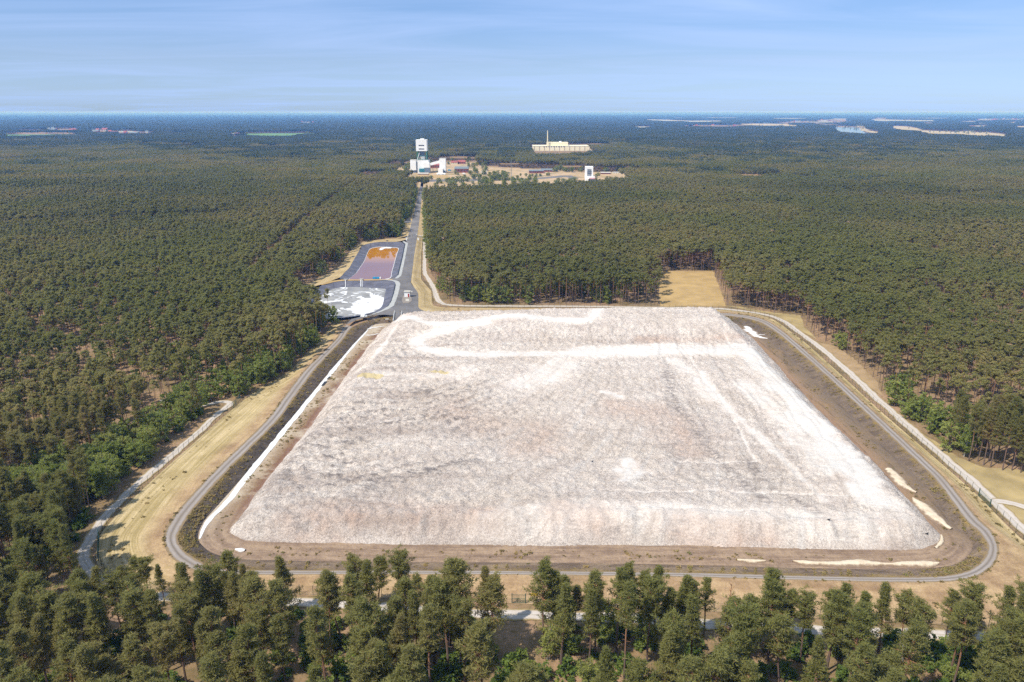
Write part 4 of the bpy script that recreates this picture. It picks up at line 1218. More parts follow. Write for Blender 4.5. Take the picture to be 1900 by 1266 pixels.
FIELDS = {
    'green_field': [[(0, 250), (90, 249.5), (150, 250.5), (157, 251.6), (90, 253), (0, 253.8)], [(446, 248), (520, 247.5), (600, 247.1), (577, 249.3), (535, 253), (480, 252.4), (447, 250.7)]],
    'stubble_field': [[(1650, 233.5), (1682, 234.9), (1705, 238.2), (1712, 241.8), (1771, 244.7), (1803, 242.8), (1807, 245.8), (1832, 245.4), (1878, 251.3), (1878, 255.9), (1845, 254), (1796, 252), (1772, 250), (1716, 249.5), (1700, 243.4), (1674, 242.8), (1650, 238.2)], [(1371, 229.8), (1400, 229.6), (1453, 230.3), (1484, 232.2), (1483, 236), (1450, 234.5), (1400, 234), (1372, 231.5)],
                      [(1597, 238.2), (1608, 235.5), (1613, 242), (1637, 246), (1634, 249.3), (1616, 246), (1597, 241.4)], [(1497, 230.2), (1550, 231.6), (1606, 235), (1606, 236), (1550, 233), (1497, 231.4)], [(1879, 234.9), (1920, 231.9), (1920, 237.5), (1880, 237.4)], [(552, 249), (566, 248.7), (560, 251.2), (551, 250.6)]],
    'pale_field': [[(1183, 221.7), (1229, 222.1), (1262, 223.7), (1275, 224.3), (1292, 224.1), (1355, 224.1), (1334, 227), (1295, 227.4), (1275, 227), (1255, 225.4), (1203, 224)], [(1170, 234.9), (1221, 235.2), (1205, 236.8), (1185, 238.2)], [(1604, 221.7), (1650, 222.2), (1751, 223.7), (1751, 225.7), (1650, 225.6), (1606, 225)], [(1758, 223), (1776, 223), (1776, 224.6), (1757, 224.6)], [(60, 251), (118, 250.9), (112, 252.8), (60, 253)], [(690, 223.5), (712, 223.3), (712, 224.4), (690, 224.4)], [(1525, 223.6), (1536, 223.4), (1536, 224.8), (1525, 224.9)]],
    'dry_field': [[(x, y), (x + w * .5, y - .35), (x + w, y + .1), (x + w * .9, y + h), (x + w * .4, y + h * 1.1), (x + w * .05, y + h * .8)] for x, y, w, h in ((1420, 219.6, 90, 1.0), (1530, 220.6, 60, .9), (1500, 226.2, 55, 1.2), (1660, 219.3, 120, .8), (1760, 225.8, 70, 1.4), (1800, 221.2, 120, 1.3), (1850, 227.5, 60, 1.4), (1690, 229.2, 60, 1.3), (1300, 218.4, 80, .7), (1610, 228.6, 40, 1.2), (1790, 234.5, 45, 1.4), (1240, 219, 40, .6), (200, 243.5, 60, 1.2), (20, 242.6, 70, 1.2), (300, 246, 60, .9), (560, 226.6, 26, .7))],
    'river': [[(1543, 238), (1555, 236.2), (1582, 236.2), (1597, 237.5), (1596, 240.8), (1605, 244.7), (1626, 249.3), (1575, 247.4), (1549, 245.4)], [(1400, 226.8), (1430, 226.6), (1456, 228.6), (1452, 229.7), (1400, 229.2)], [(1553, 231.9), (1591, 233.6), (1590, 235), (1553, 233.4)]]}
VIL = [(1833, 222, 30, 1.7, 26, 'far village on the right horizon'), (1888, 223, 14, 2.6, 14, 'far village on the right horizon'), (1478, 226, 22, 1.6, 6, 'distant farms by the river'), (1545, 224.5, 40, 2.5, 9, 'distant farms by the river'), (1635, 219.5, 18, 1.2, 5, 'distant farms by the river'), (118, 240, 30, 1.6, 8, 'far hamlet on the left'), (185, 242, 20, 2.2, 7, 'far hamlet on the left'), (434, 250, 9, .7, 4, 'farmstead at the left meadow'), (250, 246.5, 40, 1.2, 7, 'far hamlet on the left'), (1818, 231, 24, 1.0, 8, 'far village on the right horizon'), (1325, 233, 60, 1.2, 4, 'lone houses in the right-hand woods'), (565, 227, 20, .6, 3, 'white houses far up the left woods')]
EXCL = []

for nm, L in FIELDS.items():
    for px in L:
        p = GP(px, .6)
        EXCL.append(p)
        sheet(nm, ragged(p, 40, 26, 4), .6 if nm != 'river' else .9, MAT[{'green_field': 'field', 'stubble_field': 'stubble', 'pale_field': 'palefield', 'dry_field': 'palefield', 'river': 'river'}[nm]])
LANES = [GP([(700, 330), (640, 368), (575, 425), (520, 480), (470, 530)], 0), GP([(1790, 300), (1500, 318), (1300, 330)], 0), GP([(330, 300), (520, 306), (700, 310)], 0)]
def free(P, far=False):
    """True where a tree may stand"""
    ok = np.ones(len(P), bool)
    if not far or P[:, 1].min() < 1600:
        ok &= ~inpoly(P, OPENP)
        ok &= ~inpoly(P, SETT)
    ok &= ~inpoly(P, HALLC)
    if len(P) and P[:, 1].max() > 2300:
        for e in EXCL:
            for k in (1.0, 1.04, 1.08, 1.12, 1.155):
                ok &= ~inpoly(P * k, e)
    for l, w in zip(LANES, (3.2, 5, 5)):
        ok &= pdist(P, l) > w
    return ok
def frame(P, mx=420, top=0):
    px, py, dep = project(np.c_[P, np.full(len(P), top)])
    return (px > -mx) & (px < IMW + mx) & (dep < 1e8) & (dep > 0)
NF = len(EXCL)
for vx, vy, wx, wy, n, where in VIL:
    EXCL.append(np.array([G(vx + math.cos(t) * (wx + 4), vy + math.sin(t) * (wy + .35), 4.0) for t in np.linspace(0, 6.28, 14, endpoint=False)]))
# lone trees and hedges standing in the far fields
ht = []
for e in EXCL:
    lo_, hi_ = e.min(0), e.max(0)
    q_ = rng.uniform(lo_, hi_, (int(60 + (hi_[0] - lo_[0]) / 8), 2))
    ht.append(q_[fbm(q_[:, 0] / 90, q_[:, 1] / 300, 600, 3) > .62])
HEDGE = np.vstack(ht)
# single trees out to 1000 m
st = 3.15
gx, gy = np.meshgrid(np.arange(-760, 760, st), np.arange(60, 1000, st))
T = np.stack([gx.ravel(), gy.ravel()], 1)
T += rng.random(T.shape) * st * .95
T = T[frame(T)]
T = T[free(T)]
px, py, dep = project(np.c_[T, np.zeros(len(T))])
d_ = np.hypot(T[:, 0], T[:, 1])
cl = fbm(T[:, 0] / 38, T[:, 1] / 38, 91, 4)
keep_p = np.full(len(T), .88)
keep_p = np.where(cl > .6, .5, keep_p)
# thinned stands where ground and trunks show through
thinL = (px < 330) & (py > 540) & (py < 860)
thinR = (px > 1640) & (py > 590) & (py < 860)
front = d_ < 175
keep_p_front = (T[:, 1] > 126.5) & (T[:, 1] < 160) & (px > 150)
keep_p = np.where(thinL | thinR, np.where(cl > .55, .34, .66), keep_p)
keep_p = np.where(front & (T[:, 1] < 150), np.where(cl > .57, .15, .31), keep_p)
keep_p = np.where(front & (px < 330), .44, keep_p)
keep_p = np.where(front & (T[:, 1] > 117) & (px > 330), .26, keep_p)
sel_ = (rng.random(len(T)) < keep_p) & ~keep_p_front
T, px, py, d_ = T[sel_], px[sel_], py[sel_], d_[sel_]
# crown shape of each tree
kind = rng.choice(8, len(T), p=[.2, .17, .11, .12, .1, .16, .08, .06])
edge_d = pdist(T, OPENP, True)
# broadleaved trees: along the woodland edges and in clumps traced from the photograph (centre px on ground, radius m)
LEAFY = [((425, 728), 8), ((395, 736), 10), ((372, 752), 9), ((325, 800), 9), ((215, 905), 8), ((560, 655), 6), ((345, 772), 13), ((290, 815), 12), ((250, 850), 9), ((200, 880), 12), ((130, 900), 14), ((60, 940), 14), ((590, 606), 9), ((612, 596), 5), ((520, 690), 10), ((470, 715), 9), ((1530, 645), 8), ((1690, 760), 9), ((1720, 790), 9), ((1665, 740), 8), ((1770, 830), 8), ((1760, 800), 7), ((20, 960), 10), ((830, 350), 30), ((815, 362), 22), ((770, 385), 12), ((755, 370), 22), ((740, 345), 30), ((795, 475), 9), ((797, 500), 8), ((793, 455), 8), ((1235, 560), 6), ((560, 640), 8)]
leafy = np.zeros(len(T), bool)
for c, rd in LEAFY:
    q = np.array(G(*c))
    leafy |= (np.hypot(*(T - q).T) < rd) & (rng.random(len(T)) < .8)
leafy |= (d_ < 175) & (T[:, 1] < 140) & (rng.random(len(T)) < .16)
leafy |= (rng.random(len(T)) < .012)
leafy |= (d_ > 240) & (fbm(T[:, 0] / 55, T[:, 1] / 70, 810, 3) > .64) & (rng.random(len(T)) < .3)
leafy |= (d_ > 520) & (abs(px - 780) < 60) & (edge_d < 30) & (rng.random(len(T)) < .5)
kind = np.where(leafy, 8 + rng.choice(5, len(T), p=[.3, .2, .22, .18, .1]), kind)
hs = (.92 + .17 * rng.random(len(T))) * (.9 + .2 * fbm(T[:, 0] / 120, T[:, 1] / 120, 95, 3))
hs = hs * np.where(T[:, 1] > 150, .84 + .26 * age_block(T), 1.0)
hs = np.where(leafy & (d_ < 175), hs * .72, hs)
hs = np.where(leafy & (d_ > 500), hs * 1.15, hs)
# trees that stand before the track on the near side must not hide the far grass more than in the photo
ztop = np.array([16.5, 17.5, 16, 16.2, 16.8, 18.8, 15, 13.2, 12, 14, 9.5, 12.5, 7, 15])[kind] * hs
_, ytop, _ = project(np.c_[T, ztop])
lim = np.where(px < 180, 900, np.where(px < 420, 1035, np.where(px < 1250, 1040, 1080)))
fr = (d_ < 175) & (T[:, 1] < 150) & (px > 150)
hs = np.where(fr & (ytop < lim), hs * .86, hs)
rot = np.stack([rng.normal(size=len(T)) * .03, rng.normal(size=len(T)) * .03, rng.random(len(T)) * 6.283], 1)
wide = hs * (.9 + .25 * rng.random(len(T))) * np.where(T[:, 1] < 128, 1.04, .88)
kind = np.where(~leafy & (T[:, 1] > 160) & (rng.random(len(T)) < .003), 13, kind)
inside = (px > -10) & (px < IMW + 10)
_, ytop, _ = project(np.c_[T, ztop])
seen = inside & (ytop < IMH - 6)
order = np.argsort(d_)
pi = [i for i in order if seen[i] and not leafy[i] and kind[i] < 13][:285]
bi = [i for i in order if seen[i] and leafy[i]][:110]
single = np.zeros(len(T), bool)
single[pi] = True
single[bi] = True
near = T[:, 1] < 128
for z_, coll, nm in ((near, source('near_tree_shapes', LOD0), 'near_pine_forest'), (~near, source('mid_tree_shapes', LOD1), 'pine_forest')):
    m = ~single & z_
    scatter(nm, np.c_[T[m], np.zeros(m.sum())], rot[m], np.stack([wide[m], wide[m], hs[m]], 1), kind[m], coll)
# woodland blocks farther out
def blocks(size, y0, y1, coll, n, nm, sxy=1.0, sz=1.0, part=0):
    k = size * sxy
    gx, gy = np.meshgrid(np.arange(-y1 * .82, y1 * .82, k), np.arange(y0, y1, k))
    P = np.stack([gx.ravel() + k / 2, gy.ravel() + k / 2], 1)
    P = P[frame(P, 160)]
    P = P[free(P, True)]
    if part:                    # shade-darkened blocks take over with distance, block by block
        mixf = smooth(950, 3300, P[:, 1]) + (fbm(P[:, 0] / 260, P[:, 1] / 420, 700, 4) - .5) * 1.2 + (rng.random(len(P)) - .5) * .75
        P = P[(mixf < .5) if part == 1 else (mixf >= .5)]
    P = P[fbm(P[:, 0] / 400, P[:, 1] / 400, 130, 3) < .74] if sxy > 1 else P
    ro = np.stack([np.zeros(len(P)), np.zeros(len(P)), rng.integers(0, 4, len(P)) * math.pi / 2], 1)
    z = (.84 + .2 * fbm(P[:, 0] / 180, P[:, 1] / 260, 120, 3) + .24 * age_block(P, 330, 250, 5)) * sz
    scatter(nm, np.c_[P, np.zeros(len(P))], ro, np.stack([np.full(len(P), sxy * 1.04)] * 2 + [z], 1), rng.integers(0, n, len(P)), coll)
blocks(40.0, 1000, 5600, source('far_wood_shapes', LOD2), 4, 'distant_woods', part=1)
LOD2S = [stand(540 + i, 40.0, 81, 60, 1.3, 13.5, 19.5, .05, SHADED_FAR_PINE) for i in range(3)]
blocks(40.0, 1000, 5600, source('shaded_wood_shapes', LOD2S), 3, 'distant_woods', part=2)
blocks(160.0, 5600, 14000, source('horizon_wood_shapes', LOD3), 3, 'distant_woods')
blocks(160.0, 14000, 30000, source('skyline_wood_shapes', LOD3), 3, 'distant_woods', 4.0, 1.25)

scatter('field_trees', np.c_[HEDGE, np.zeros(len(HEDGE))], np.zeros((len(HEDGE), 3)), np.repeat((.8 + .9 * rng.random(len(HEDGE)))[:, None], 3, 1), 8 + rng.integers(0, 5, len(HEDGE)), source('field_tree_shapes', LOD1))

# ------------------------------------------------------------------ trees one can tell apart: each its own object with trunk and crown
def tree_obj(name, crown_name, trunk_name, pair, loc, rotz, s, label, cat, group=None, tilt=(0, 0)):
    e = thing(name, label, cat, loc, group)
    e.rotation_euler = (tilt[0], tilt[1], rotz)
    e.scale = s
    link(crown_name, pair[0], None, e)
    link(trunk_name, pair[1], None, e)
    return e
PH = [16.5, 17.5, 16, 16.2, 16.8, 18.8, 15, 13.2]
# the near row before the grass, placed from the photograph: x, top, foot, kind, label
ROW = [(236, 1052, 1127, 4, 'small thin pine at the left end of the row before the mown bend'), (262, 1039, 1120, 0, 'left of two dark pines side by side before the mown bend'), (278, 1041, 1123, 2, 'right of two dark pines side by side before the mown bend'), (306, 1050, 1124, 1, 'narrow pine between the dark pair and the bushier pine near the bend'), (344, 1049, 1130, 6, 'bushy full pine just left of the dead brown pine'),
       (430, 1066, 1150, 7, 'low bushy pine just right of the dead brown pine'), (463, 1051, 1146, 1, 'pointed pine between the dead brown pine and the large dense one'), (529, 1039, 1150, 6, 'large dense pine overlapping the gravel road, right of the dead brown pine'),
       (662, 1039, 1137, 2, 'left pine of the wind-swept group whose tops reach the gravel road'), (700, 1041, 1143, 3, 'middle pine of the wind-swept group whose tops reach the gravel road'), (750, 1033, 1150, 2, 'right and tallest pine of the wind-swept group over the gravel road'), (778, 1072, 1160, 0, 'rounded lower pine leaning against the wind-swept group'),
       (850, 1045, 1220, 0, 'tall broad pine with its long bare trunk left of the slim spire-like pine'), (905, 1055, 1176, 1, 'slim spire-like pine standing alone before the brown grass'), (1030, 1066, 1198, 6, 'dense olive pine just right of the small yellow sign'), (1066, 1090, 1186, 5, 'slender dark tree behind the dense olive pine by the sign'), (1092, 1088, 1190, 4, 'ragged grey-green pine between the dense olive pine and the round one'),
       (1190, 1068, 1184, 0, 'round-crowned pine alone with a bare reddish trunk on the sand track'), (1268, 1072, 1195, 6, 'dense pine left of the slim one by the bare dead tree'), (1305, 1075, 1180, 4, 'thin one-sided pine just left of the bare dead tree'), (1380, 1112, 1222, 7, 'bushy pine just right of the bare dead tree'), (1433, 1097, 1216, 0, 'left of the two pines with straight bare trunks over the track'), (1455, 1100, 1211, 5, 'right of the two pines with straight bare trunks over the track'),
       (1484, 1110, 1226, 2, 'pine with thick leaning trunk left of the big forked pine'), (1540, 1097, 1194, 3, 'large leaning pine with forked trunk standing on the track edge'), (1580, 1135, 1216, 6, 'short conical pine between the forked pine and the tallest right-hand pair'), (1625, 1087, 1226, 1, 'pointed pine, left of the tall pair above the grey snag'), (1664, 1108, 1216, 2, 'loose pine, right of the tall pair above the grey snag'), (1752, 1100, 1196, 0, 'left of two broad pines before the bend of the road at right'), (1787, 1094, 1188, 6, 'right of two broad pines before the bend of the road at right'), (1893, 1099, 1192, 2, 'broad pine cut by the right edge of the picture before the grass')]
LMK = []
for i, (x, yt, yb, k, lab) in enumerate(ROW):
    g = G(x, yb, 0)
    z = atY(x, yt, g[1])[1]
    s = z / PH[k]
    tree_obj('pine_tree', 'crown', 'trunk', P0M[k], (g[0], g[1], 0), i * 1.9, (s * (1.16 if k != 1 else 1.1),) * 2 + (s,), lab, 'pine tree', 'pines of the near row')
    LMK.append((np.array(g), ['the ' + lab.split(' at ')[0].split(' of the ')[0], 'it'][0], x))
# the dead ones
def bare_tree(name, seed, h, px, yb, label, m, cat, needles=False, nb=16, el=30, L=1.6):
    r = np.random.default_rng(seed)
    segs = []
    p = np.array([0, 0, 0.0]); pts = [p]
    for k in range(6):
        p = p + np.array([r.normal() * .12, r.normal() * .12, h / 6]); pts.append(p)
    for k in range(6):
        segs.append((pts[k], pts[k + 1], .17 * (1 - k / 7) + .02, .17 * (1 - (k + 1) / 7) + .02))
    tf = []
    bs = []
    for i in range(nb):
        f = .42 + .56 * (i + r.random()) / nb
        q = pts[0] + (pts[6] - pts[0]) * f
        a, e = i * 2.4 + r.normal() * .3, R(el) + r.normal() * .2
        l = L * (1.15 - f * .6) * (.6 + .6 * r.random())
        d = np.array([math.cos(a) * math.cos(e), math.sin(a) * math.cos(e), math.sin(e)])
        m1 = q + d * l * .6 + np.array([0, 0, .1]); m2 = m1 + (d + np.array([0, 0, .35]) + r.normal(size=3) * .2) * l * .5
        bs += [(q, m1, .06, .04), (m1, m2, .04, .012), (m1, m1 + np.array([-d[1], d[0], .4]) * l * .4, .03, .01)]
        tf += [m1, m2, q + d * l * .3, (m1 + m2) / 2]
    g = G(px, yb)
    e = thing(name, label, cat, (g[0], g[1], 0))
    few = nb < 9
    V, F = bars(segs + (bs if few else []), 6)
    link('trunk', mesh('trunk', V, F), m, e)
    if not few:
        V, F = bars(bs, 4)
        link('branches', mesh('branches', V, F), m, e)
    if needles:
        V = tri_cloud(np.array(tf), 11, .42, .3, r, .6)
        link('crown', mesh('crown', V, np.arange(len(V)).reshape(-1, 3)), DEADN, e)
    return e
bare_tree('dead_pine', 3, 14.5, 394, 1158, 'dead pine with rusty brown needles among the green near row', BARK, 'pine tree', True, 22, 25, 2.0)
bare_tree('dead_tree', 5, 13.5, 1346, 1192, 'leafless dark tree in the near row, twigs against the brown grass', BARK, 'tree', False, 26, 35, 1.7)
bare_tree('dead_snag', 8, 7.5, 1674, 1243, 'bleached grey snag with crooked bare limbs near the lower right', GREYB, 'tree', False, 9, 40, 2.1)
bare_tree('dead_tree', 9, 9, 1852, 1200, 'small bare grey tree beside the sand track at lower right', GREYB, 'tree', False, 18, 40, 1.8)
bare_tree('dead_tree', 12, 9.5, 880, 1262, 'pale broken-off dead trunk low in the near wood, below the spire pine', GREYB, 'tree', False, 7, 20, .8)

# everything else near enough to be told apart
AREAS = [(lambda x, y, X, Y: Y < 121 and X < -55, 'at the lower left of the near wood'), (lambda x, y, X, Y: Y < 121 and X < -18, 'in the near wood below the left bend of the road'), (lambda x, y, X, Y: Y < 121 and X < 20, 'in the near wood below the middle of the heap'), (lambda x, y, X, Y: Y < 121 and X < 55, 'in the near wood below the sand bank'), (lambda x, y, X, Y: Y < 121, 'at the lower right of the near wood'),
         (lambda x, y, X, Y: X < 0 and Y < 165, 'left of the mown bend, beside the sandy track'), (lambda x, y, X, Y: X < 0 and Y < 260, 'in the thinned wood left of the mown strip'), (lambda x, y, X, Y: X < 0, 'in the wood left of the white drain'), (lambda x, y, X, Y: Y < 260, 'at the wood edge right of the fence track'), (lambda x, y, X, Y: True, 'in the wood right of the heap')]
seen_labels = {}
NEAR_MARKS = [(20, 'the lower left corner'), (150, 'the bend of the left track'), (236, 'the small thin pine at the row end'), (270, 'the dark pine pair by the bend'), (344, 'the bushy pine by the dead one'), (394, 'the dead brown pine'), (463, 'the pointed pine of the row'), (529, 'the large dense pine of the row'), (610, 'the gap before the wind-swept pines'), (700, 'the wind-swept pine group'), (790, 'the right end of the wind-swept group'), (850, 'the long-trunked broad pine'), (905, 'the spire-like pine'), (991, 'the yellow sign'), (1045, 'the dense olive pine'), (1120, 'the gap beyond the olive pine'), (1190, 'the lone round-crowned pine'), (1268, 'the dense pine before the leafless tree'), (1346, 'the leafless dark tree'), (1445, 'the straight-trunked pine pair'), (1540, 'the large leaning pine'), (1610, 'the tall pair above the snag'), (1674, 'the bleached snag'), (1765, 'the two broad pines'), (1835, 'the small bare grey tree'), (1900, 'the pine cut by the right edge')]
def describe(i, k, word, what):
    X, Y = T[i]
    if Y < 128:
        mark = min(NEAR_MARKS, key=lambda m: abs(m[0] - px[i]))[1]
        how = 'close below' if Y > 107 else 'well below' if Y > 94 else 'lowest of all below'
        size = 'tall' if hs[i] > 1.06 else ('short' if hs[i] < .95 else 'middling')
        return '%s %s %s %s %s' % (size, word, what, how, mark), 'standing below ' + mark
    area = next(a for f, a in AREAS if f(px[i], py[i], X, Y))
    size = 'tall' if hs[i] > 1.06 else ('short' if hs[i] < .95 else 'middling')
    return '%s %s %s %s' % (size, word, what, area), area
for i in pi:
    k = kind[i]
    lab, area = describe(i, k, PINES[k][0], 'pine')
    tree_obj('pine_tree', 'crown', 'trunk', P0M[k], (T[i][0], T[i][1], 0), rot[i][2], (wide[i], wide[i], hs[i]), lab, 'pine tree', 'pines ' + area, rot[i][:2])
for i in bi:
    k = kind[i] - 8
    lab, area = describe(i, k, BW[k], 'green tree')
    tree_obj('broadleaf_tree', 'crown', 'trunk', B0M[k], (T[i][0], T[i][1], 0), rot[i][2], (wide[i], wide[i], hs[i]), lab, 'broadleaf tree', 'green trees ' + area, rot[i][:2])
# undergrowth under the near trees and along the left edge
SH = [mesh('shrub_shape', v, np.arange(len(v)).reshape(-1, 3)) for v in (shrub(700, 2.6, 1.5), shrub(701, 1.6, 1.3), shrub(702, 3.6, 1.5))]
for s_ in SH: s_.materials.append(SHRUB)
U = np.stack([rng.uniform(-110, 110, 4200), rng.uniform(66, 240, 4200)], 1)
U = U[frame(U, 60)]
U = U[free(U)]
upx, upy, _ = project(np.c_[U, np.zeros(len(U))])
dn = fbm(U[:, 0] / 14, U[:, 1] / 14, 210, 3)
U = U[((dn > .38) & (U[:, 1] < 131)) | ((pdist(U, OPENP, True) < 16) & (dn > .56) & (U[:, 1] > 121) & ((upx < 460) | (upx > 1480)))]
scatter('undergrowth', np.c_[U, np.zeros(len(U))], np.stack([np.zeros(len(U)), np.zeros(len(U)), rng.random(len(U)) * 6.28], 1), np.repeat((.6 + .95 * rng.random(len(U)))[:, None], 3, 1), rng.integers(0, 3, len(U)), source('shrub_shapes', SH))

WEED = m_leaf('weed_leaves', [(0.0, (.22, .18, .08)), (0.4, (.32, .25, .12)), (0.75, (.44, .33, .14)), (1.0, (.20, .21, .07))], None, .4)
def weed(seed, h, r):
    q = np.random.default_rng(seed)
    c = q.normal(size=(7, 3)) * np.array([r, r, 0]) * .5 + np.array([0, 0, h * .45])
    return tri_cloud(c, 9, .5 * r, .16 + .2 * h, q, .9)
WD = [mesh('weed_shape', v, np.arange(len(v)).reshape(-1, 3)) for v in (weed(800, .35, .4), weed(801, .6, .5), weed(802, .22, .7))]
for w_ in WD: w_.materials.append(WEED)
rw = np.random.default_rng(55)
def between(A_, B_, n, za, zb, lo=0, hi=1):
    i_ = rw.integers(0, len(A_), n)
    u_ = lo + (hi - lo) * rw.random(n)
    p_ = A_[i_][:, :2] * (1 - u_[:, None]) + B_[i_][:, :2] * u_[:, None]
    return np.c_[p_, za + (zb - za) * u_]
wp = np.vstack([between(L3, L4, 4200, ZR, .06, 0, .82), between(L1[sel], L2[sel], 900, .08, 1.0, 0, .5), between(AO, AI, 1300, .1, .1, .24, .7), between(L2, L3, 500, ZR, ZR, 0, .08)])
wn = fbm(wp[:, 0] / 9, wp[:, 1] / 9, 900, 4)
wp = wp[(wn > .54) | (rw.random(len(wp)) < .18)]
scatter('weeds', wp, np.stack([np.zeros(len(wp)), np.zeros(len(wp)), rw.random(len(wp)) * 6.28], 1), np.repeat((.3 + .75 * rw.random(len(wp)) ** 2.5)[:, None], 3, 1), rw.integers(0, 3, len(wp)), source('weed_shapes', WD))

# ------------------------------------------------------------------ fences: posts and wire mesh, gates
def m_wire():
    t = NT('wire_mesh')
    t.t.nodes.remove(t.b)
    d = t.n('ShaderNodeBsdfDiffuse'); d.inputs[0].default_value = (*hexc(120, 126, 116, .7), 1)
    tp = t.n('ShaderNodeBsdfTransparent')
    mx = t.n('ShaderNodeMixShader'); mx.inputs[0].default_value = .1
    t.t.links.new(tp.outputs[0], mx.inputs[1]); t.t.links.new(d.outputs[0], mx.inputs[2])
    t.t.links.new(mx.outputs[0], t.t.nodes['Material Output'].inputs[0])
    return t.m
WIRE = m_wire()
POST = MB().tube((0, 0, 0), (0, 0, 2.3), .055, .05, 6).tube((0, 0, 2.3), (.22, .1, 2.55), .04, .03, 5)
POSTM = mesh('post', POST.v, [np.array(POST.q), np.array(POST.t)])
POSTM.materials.append(MAT['post'])
def fence(px, label, spacing=3.0, cat='fence', h=2.25):
    L = resample(GP(px, .05), spacing)
    o = thing('wire_fence', label, cat, (L[0][0], L[0][1], 0), 'wire fences round the heap')
    org = np.array([L[0][0], L[0][1]])
    n = len(L)
    dd = np.hypot(L[:, 0], L[:, 1])
    big = set(np.argsort(dd)[:100].tolist())
    rest = []
    for i in range(n):
        p = L[i] - org
        if i in big:
            q = link('post', POSTM, None, o, (p[0], p[1], 0))
            q.rotation_euler[2] = i * .01
        else:
            rest.append(p)
    if rest:
        b = MB()
        for p in rest: b.tube((p[0], p[1], 0), (p[0], p[1], 2.4), .055, .05, 5)
        tag(b.build('posts', MAT['post'], o), kind='stuff')
    V = np.concatenate([np.c_[L - org, np.full(n, .08)], np.c_[L - org, np.full(n, h)]])
    F = np.array([(i, i + 1, n + i + 1, n + i) for i in range(n - 1)])
    link('wire_panel', mesh('wire_panel', V, F), WIRE, o)
    b = MB()
    for z in (.15, h):
        for i in range(n - 1):
            b.tube((*(L[i] - org), z), (*(L[i + 1] - org), z), .018, .018, 3)
    b.build('rail_wire', MAT['post'], o)
fence([(438, 753), (413, 773), (369, 813), (321, 854), (277, 896), (245, 926), (220, 952), (196, 975), (184, 997)], 'wire fence with thin posts between the mown hay strip and the left sandy track')
fence([(183, 1041), (196, 1064), (230, 1084), (265, 1094), (404, 1099), (570, 1104), (700, 1109), (915, 1118)], 'wire fence half hidden behind the left part of the near row of pines')
fence([(975, 1119), (1159, 1127), (1260, 1131), (1411, 1141), (1540, 1150), (1720, 1158), (1850, 1164), (1975, 1158), (2030, 1128)], 'wire fence before the near sandy track, right of the small yellow sign')
fence([(1990, 1070), (1945, 1035), (1893, 997), (1837, 942)], 'short wire fence along the right track, nearer than the green gate')
fence([(1815, 920), (1764, 875), (1710, 827), (1635, 763), (1560, 694.5), (1500, 641), (1467, 614.5), (1437, 594), (1397, 581), (1332, 575), (1200, 572.8), (1080, 572), (828, 570.4)], 'long wire fence curving from the green gate round behind the heap', 3.2)
fence([(826, 570.4), (810, 568), (803, 564), (802, 548), (801, 540), (790, 528), (781.5, 518), (782, 478), (785, 443)], 'wire fence between the yard grass and the pale track up to the white barrier', 3.2)
def gate(a, b, label, h=2.1, nbar=9, m='gate'):
    A, B = np.array(G(*a, .05)), np.array(G(*b, .05))
    o = thing('gate', label, 'gate', (A[0], A[1], 0), 'green gates in the fence')
    d = B - A
    for p in (np.zeros(2), d):
        MB().tube((p[0], p[1], 0), (p[0], p[1], h + .3), .09, .09, 8).build('gate_post', MAT[m], o)
    for s in (0, 1):
        p, q = d * (.02 + .49 * s), d * (.49 + .49 * s)
        f = MB()
        for z in (.15, h * .55, h):
            f.tube((*p, z), (*q, z), .04, .04, 5)
        for k in range(nbar + 1):
            r = p + (q - p) * k / nbar
            f.tube((*r, .15), (*r, h), .022, .022, 4)
        f.build('gate_leaf', MAT[m], o)
gate((1836, 941), (1816, 921), 'green double gate in the right fence opposite the side track')
gate((446, 742), (433, 757), 'green double gate where the upper left track leaves the wood')
gate((184, 998), (183, 1040), 'green double gate at the near left bend of the fence')
gate((950, 1119), (975, 1119.5), 'green double gate in the near fence left of the yellow sign')
def sign_post(px, py, label, m, z0=0.0, h=1.5, w=.9, hh=.5):
    g = G(px, py, z0)
    o = thing('sign', label, 'sign', (g[0], g[1], z0))
    MB().tube((0, 0, 0), (0, 0, h), .04, .04, 6).build('sign_post', MAT['post'], o)
    MB().box(-w / 2, w / 2, -.07, -.045, h - hh * .3, h + hh * .7).build('sign_board', MAT[m], o)
sign_post(991, 1117, 'small yellow sign board on the near fence left of the dense olive pine', 'yellow', 0, 1.7, 1.4, .7)

# ------------------------------------------------------------------ yard things
def hut():
    g = G(755.5, 551.5, ZY)
    o = thing('hut', 'small white hut with a red door panel standing on the dark yard', 'hut', (g[0], g[1], ZY))
    w, d, h = 3.1, 2.8, 2.9
    MB().box(-w / 2, w / 2, 0, d, 0, h).build('wall', MAT['white'], o)
    MB().box(-w / 2 - .25, w / 2 + .25, -.3, d + .3, h, h + .22).build('roof', MAT['concrete'], o)
    MB().box(w / 2 - 1.15, w / 2 - .35, -.06, -.003, .05, 1.9).build('door', MAT['red'], o)
    MB().box(w / 2 + .25, w / 2 + 1.3, .5, d, h - .25, h - .1).build('awning', MAT['concrete'], o)
    MB().box(-w / 2 - .06, -w / 2 - .003, .8, 1.9, 1.2, 2.1).build('window', MAT['dark'], o)
hut()
q = GP([(748, 549), (763, 549), (764, 558), (758, 563), (748, 563), (745.5, 557)], ZY)
sheet('concrete_pad', q, ZY + .06, simple('old_concrete', hexc(146, 136, 126, K), .9, .2, .3))
sheet('concrete_pad', GP([(752.5, 555), (759, 555), (759, 559.5), (752.5, 559.5)], ZY), ZY + .12, MAT['concrete'])
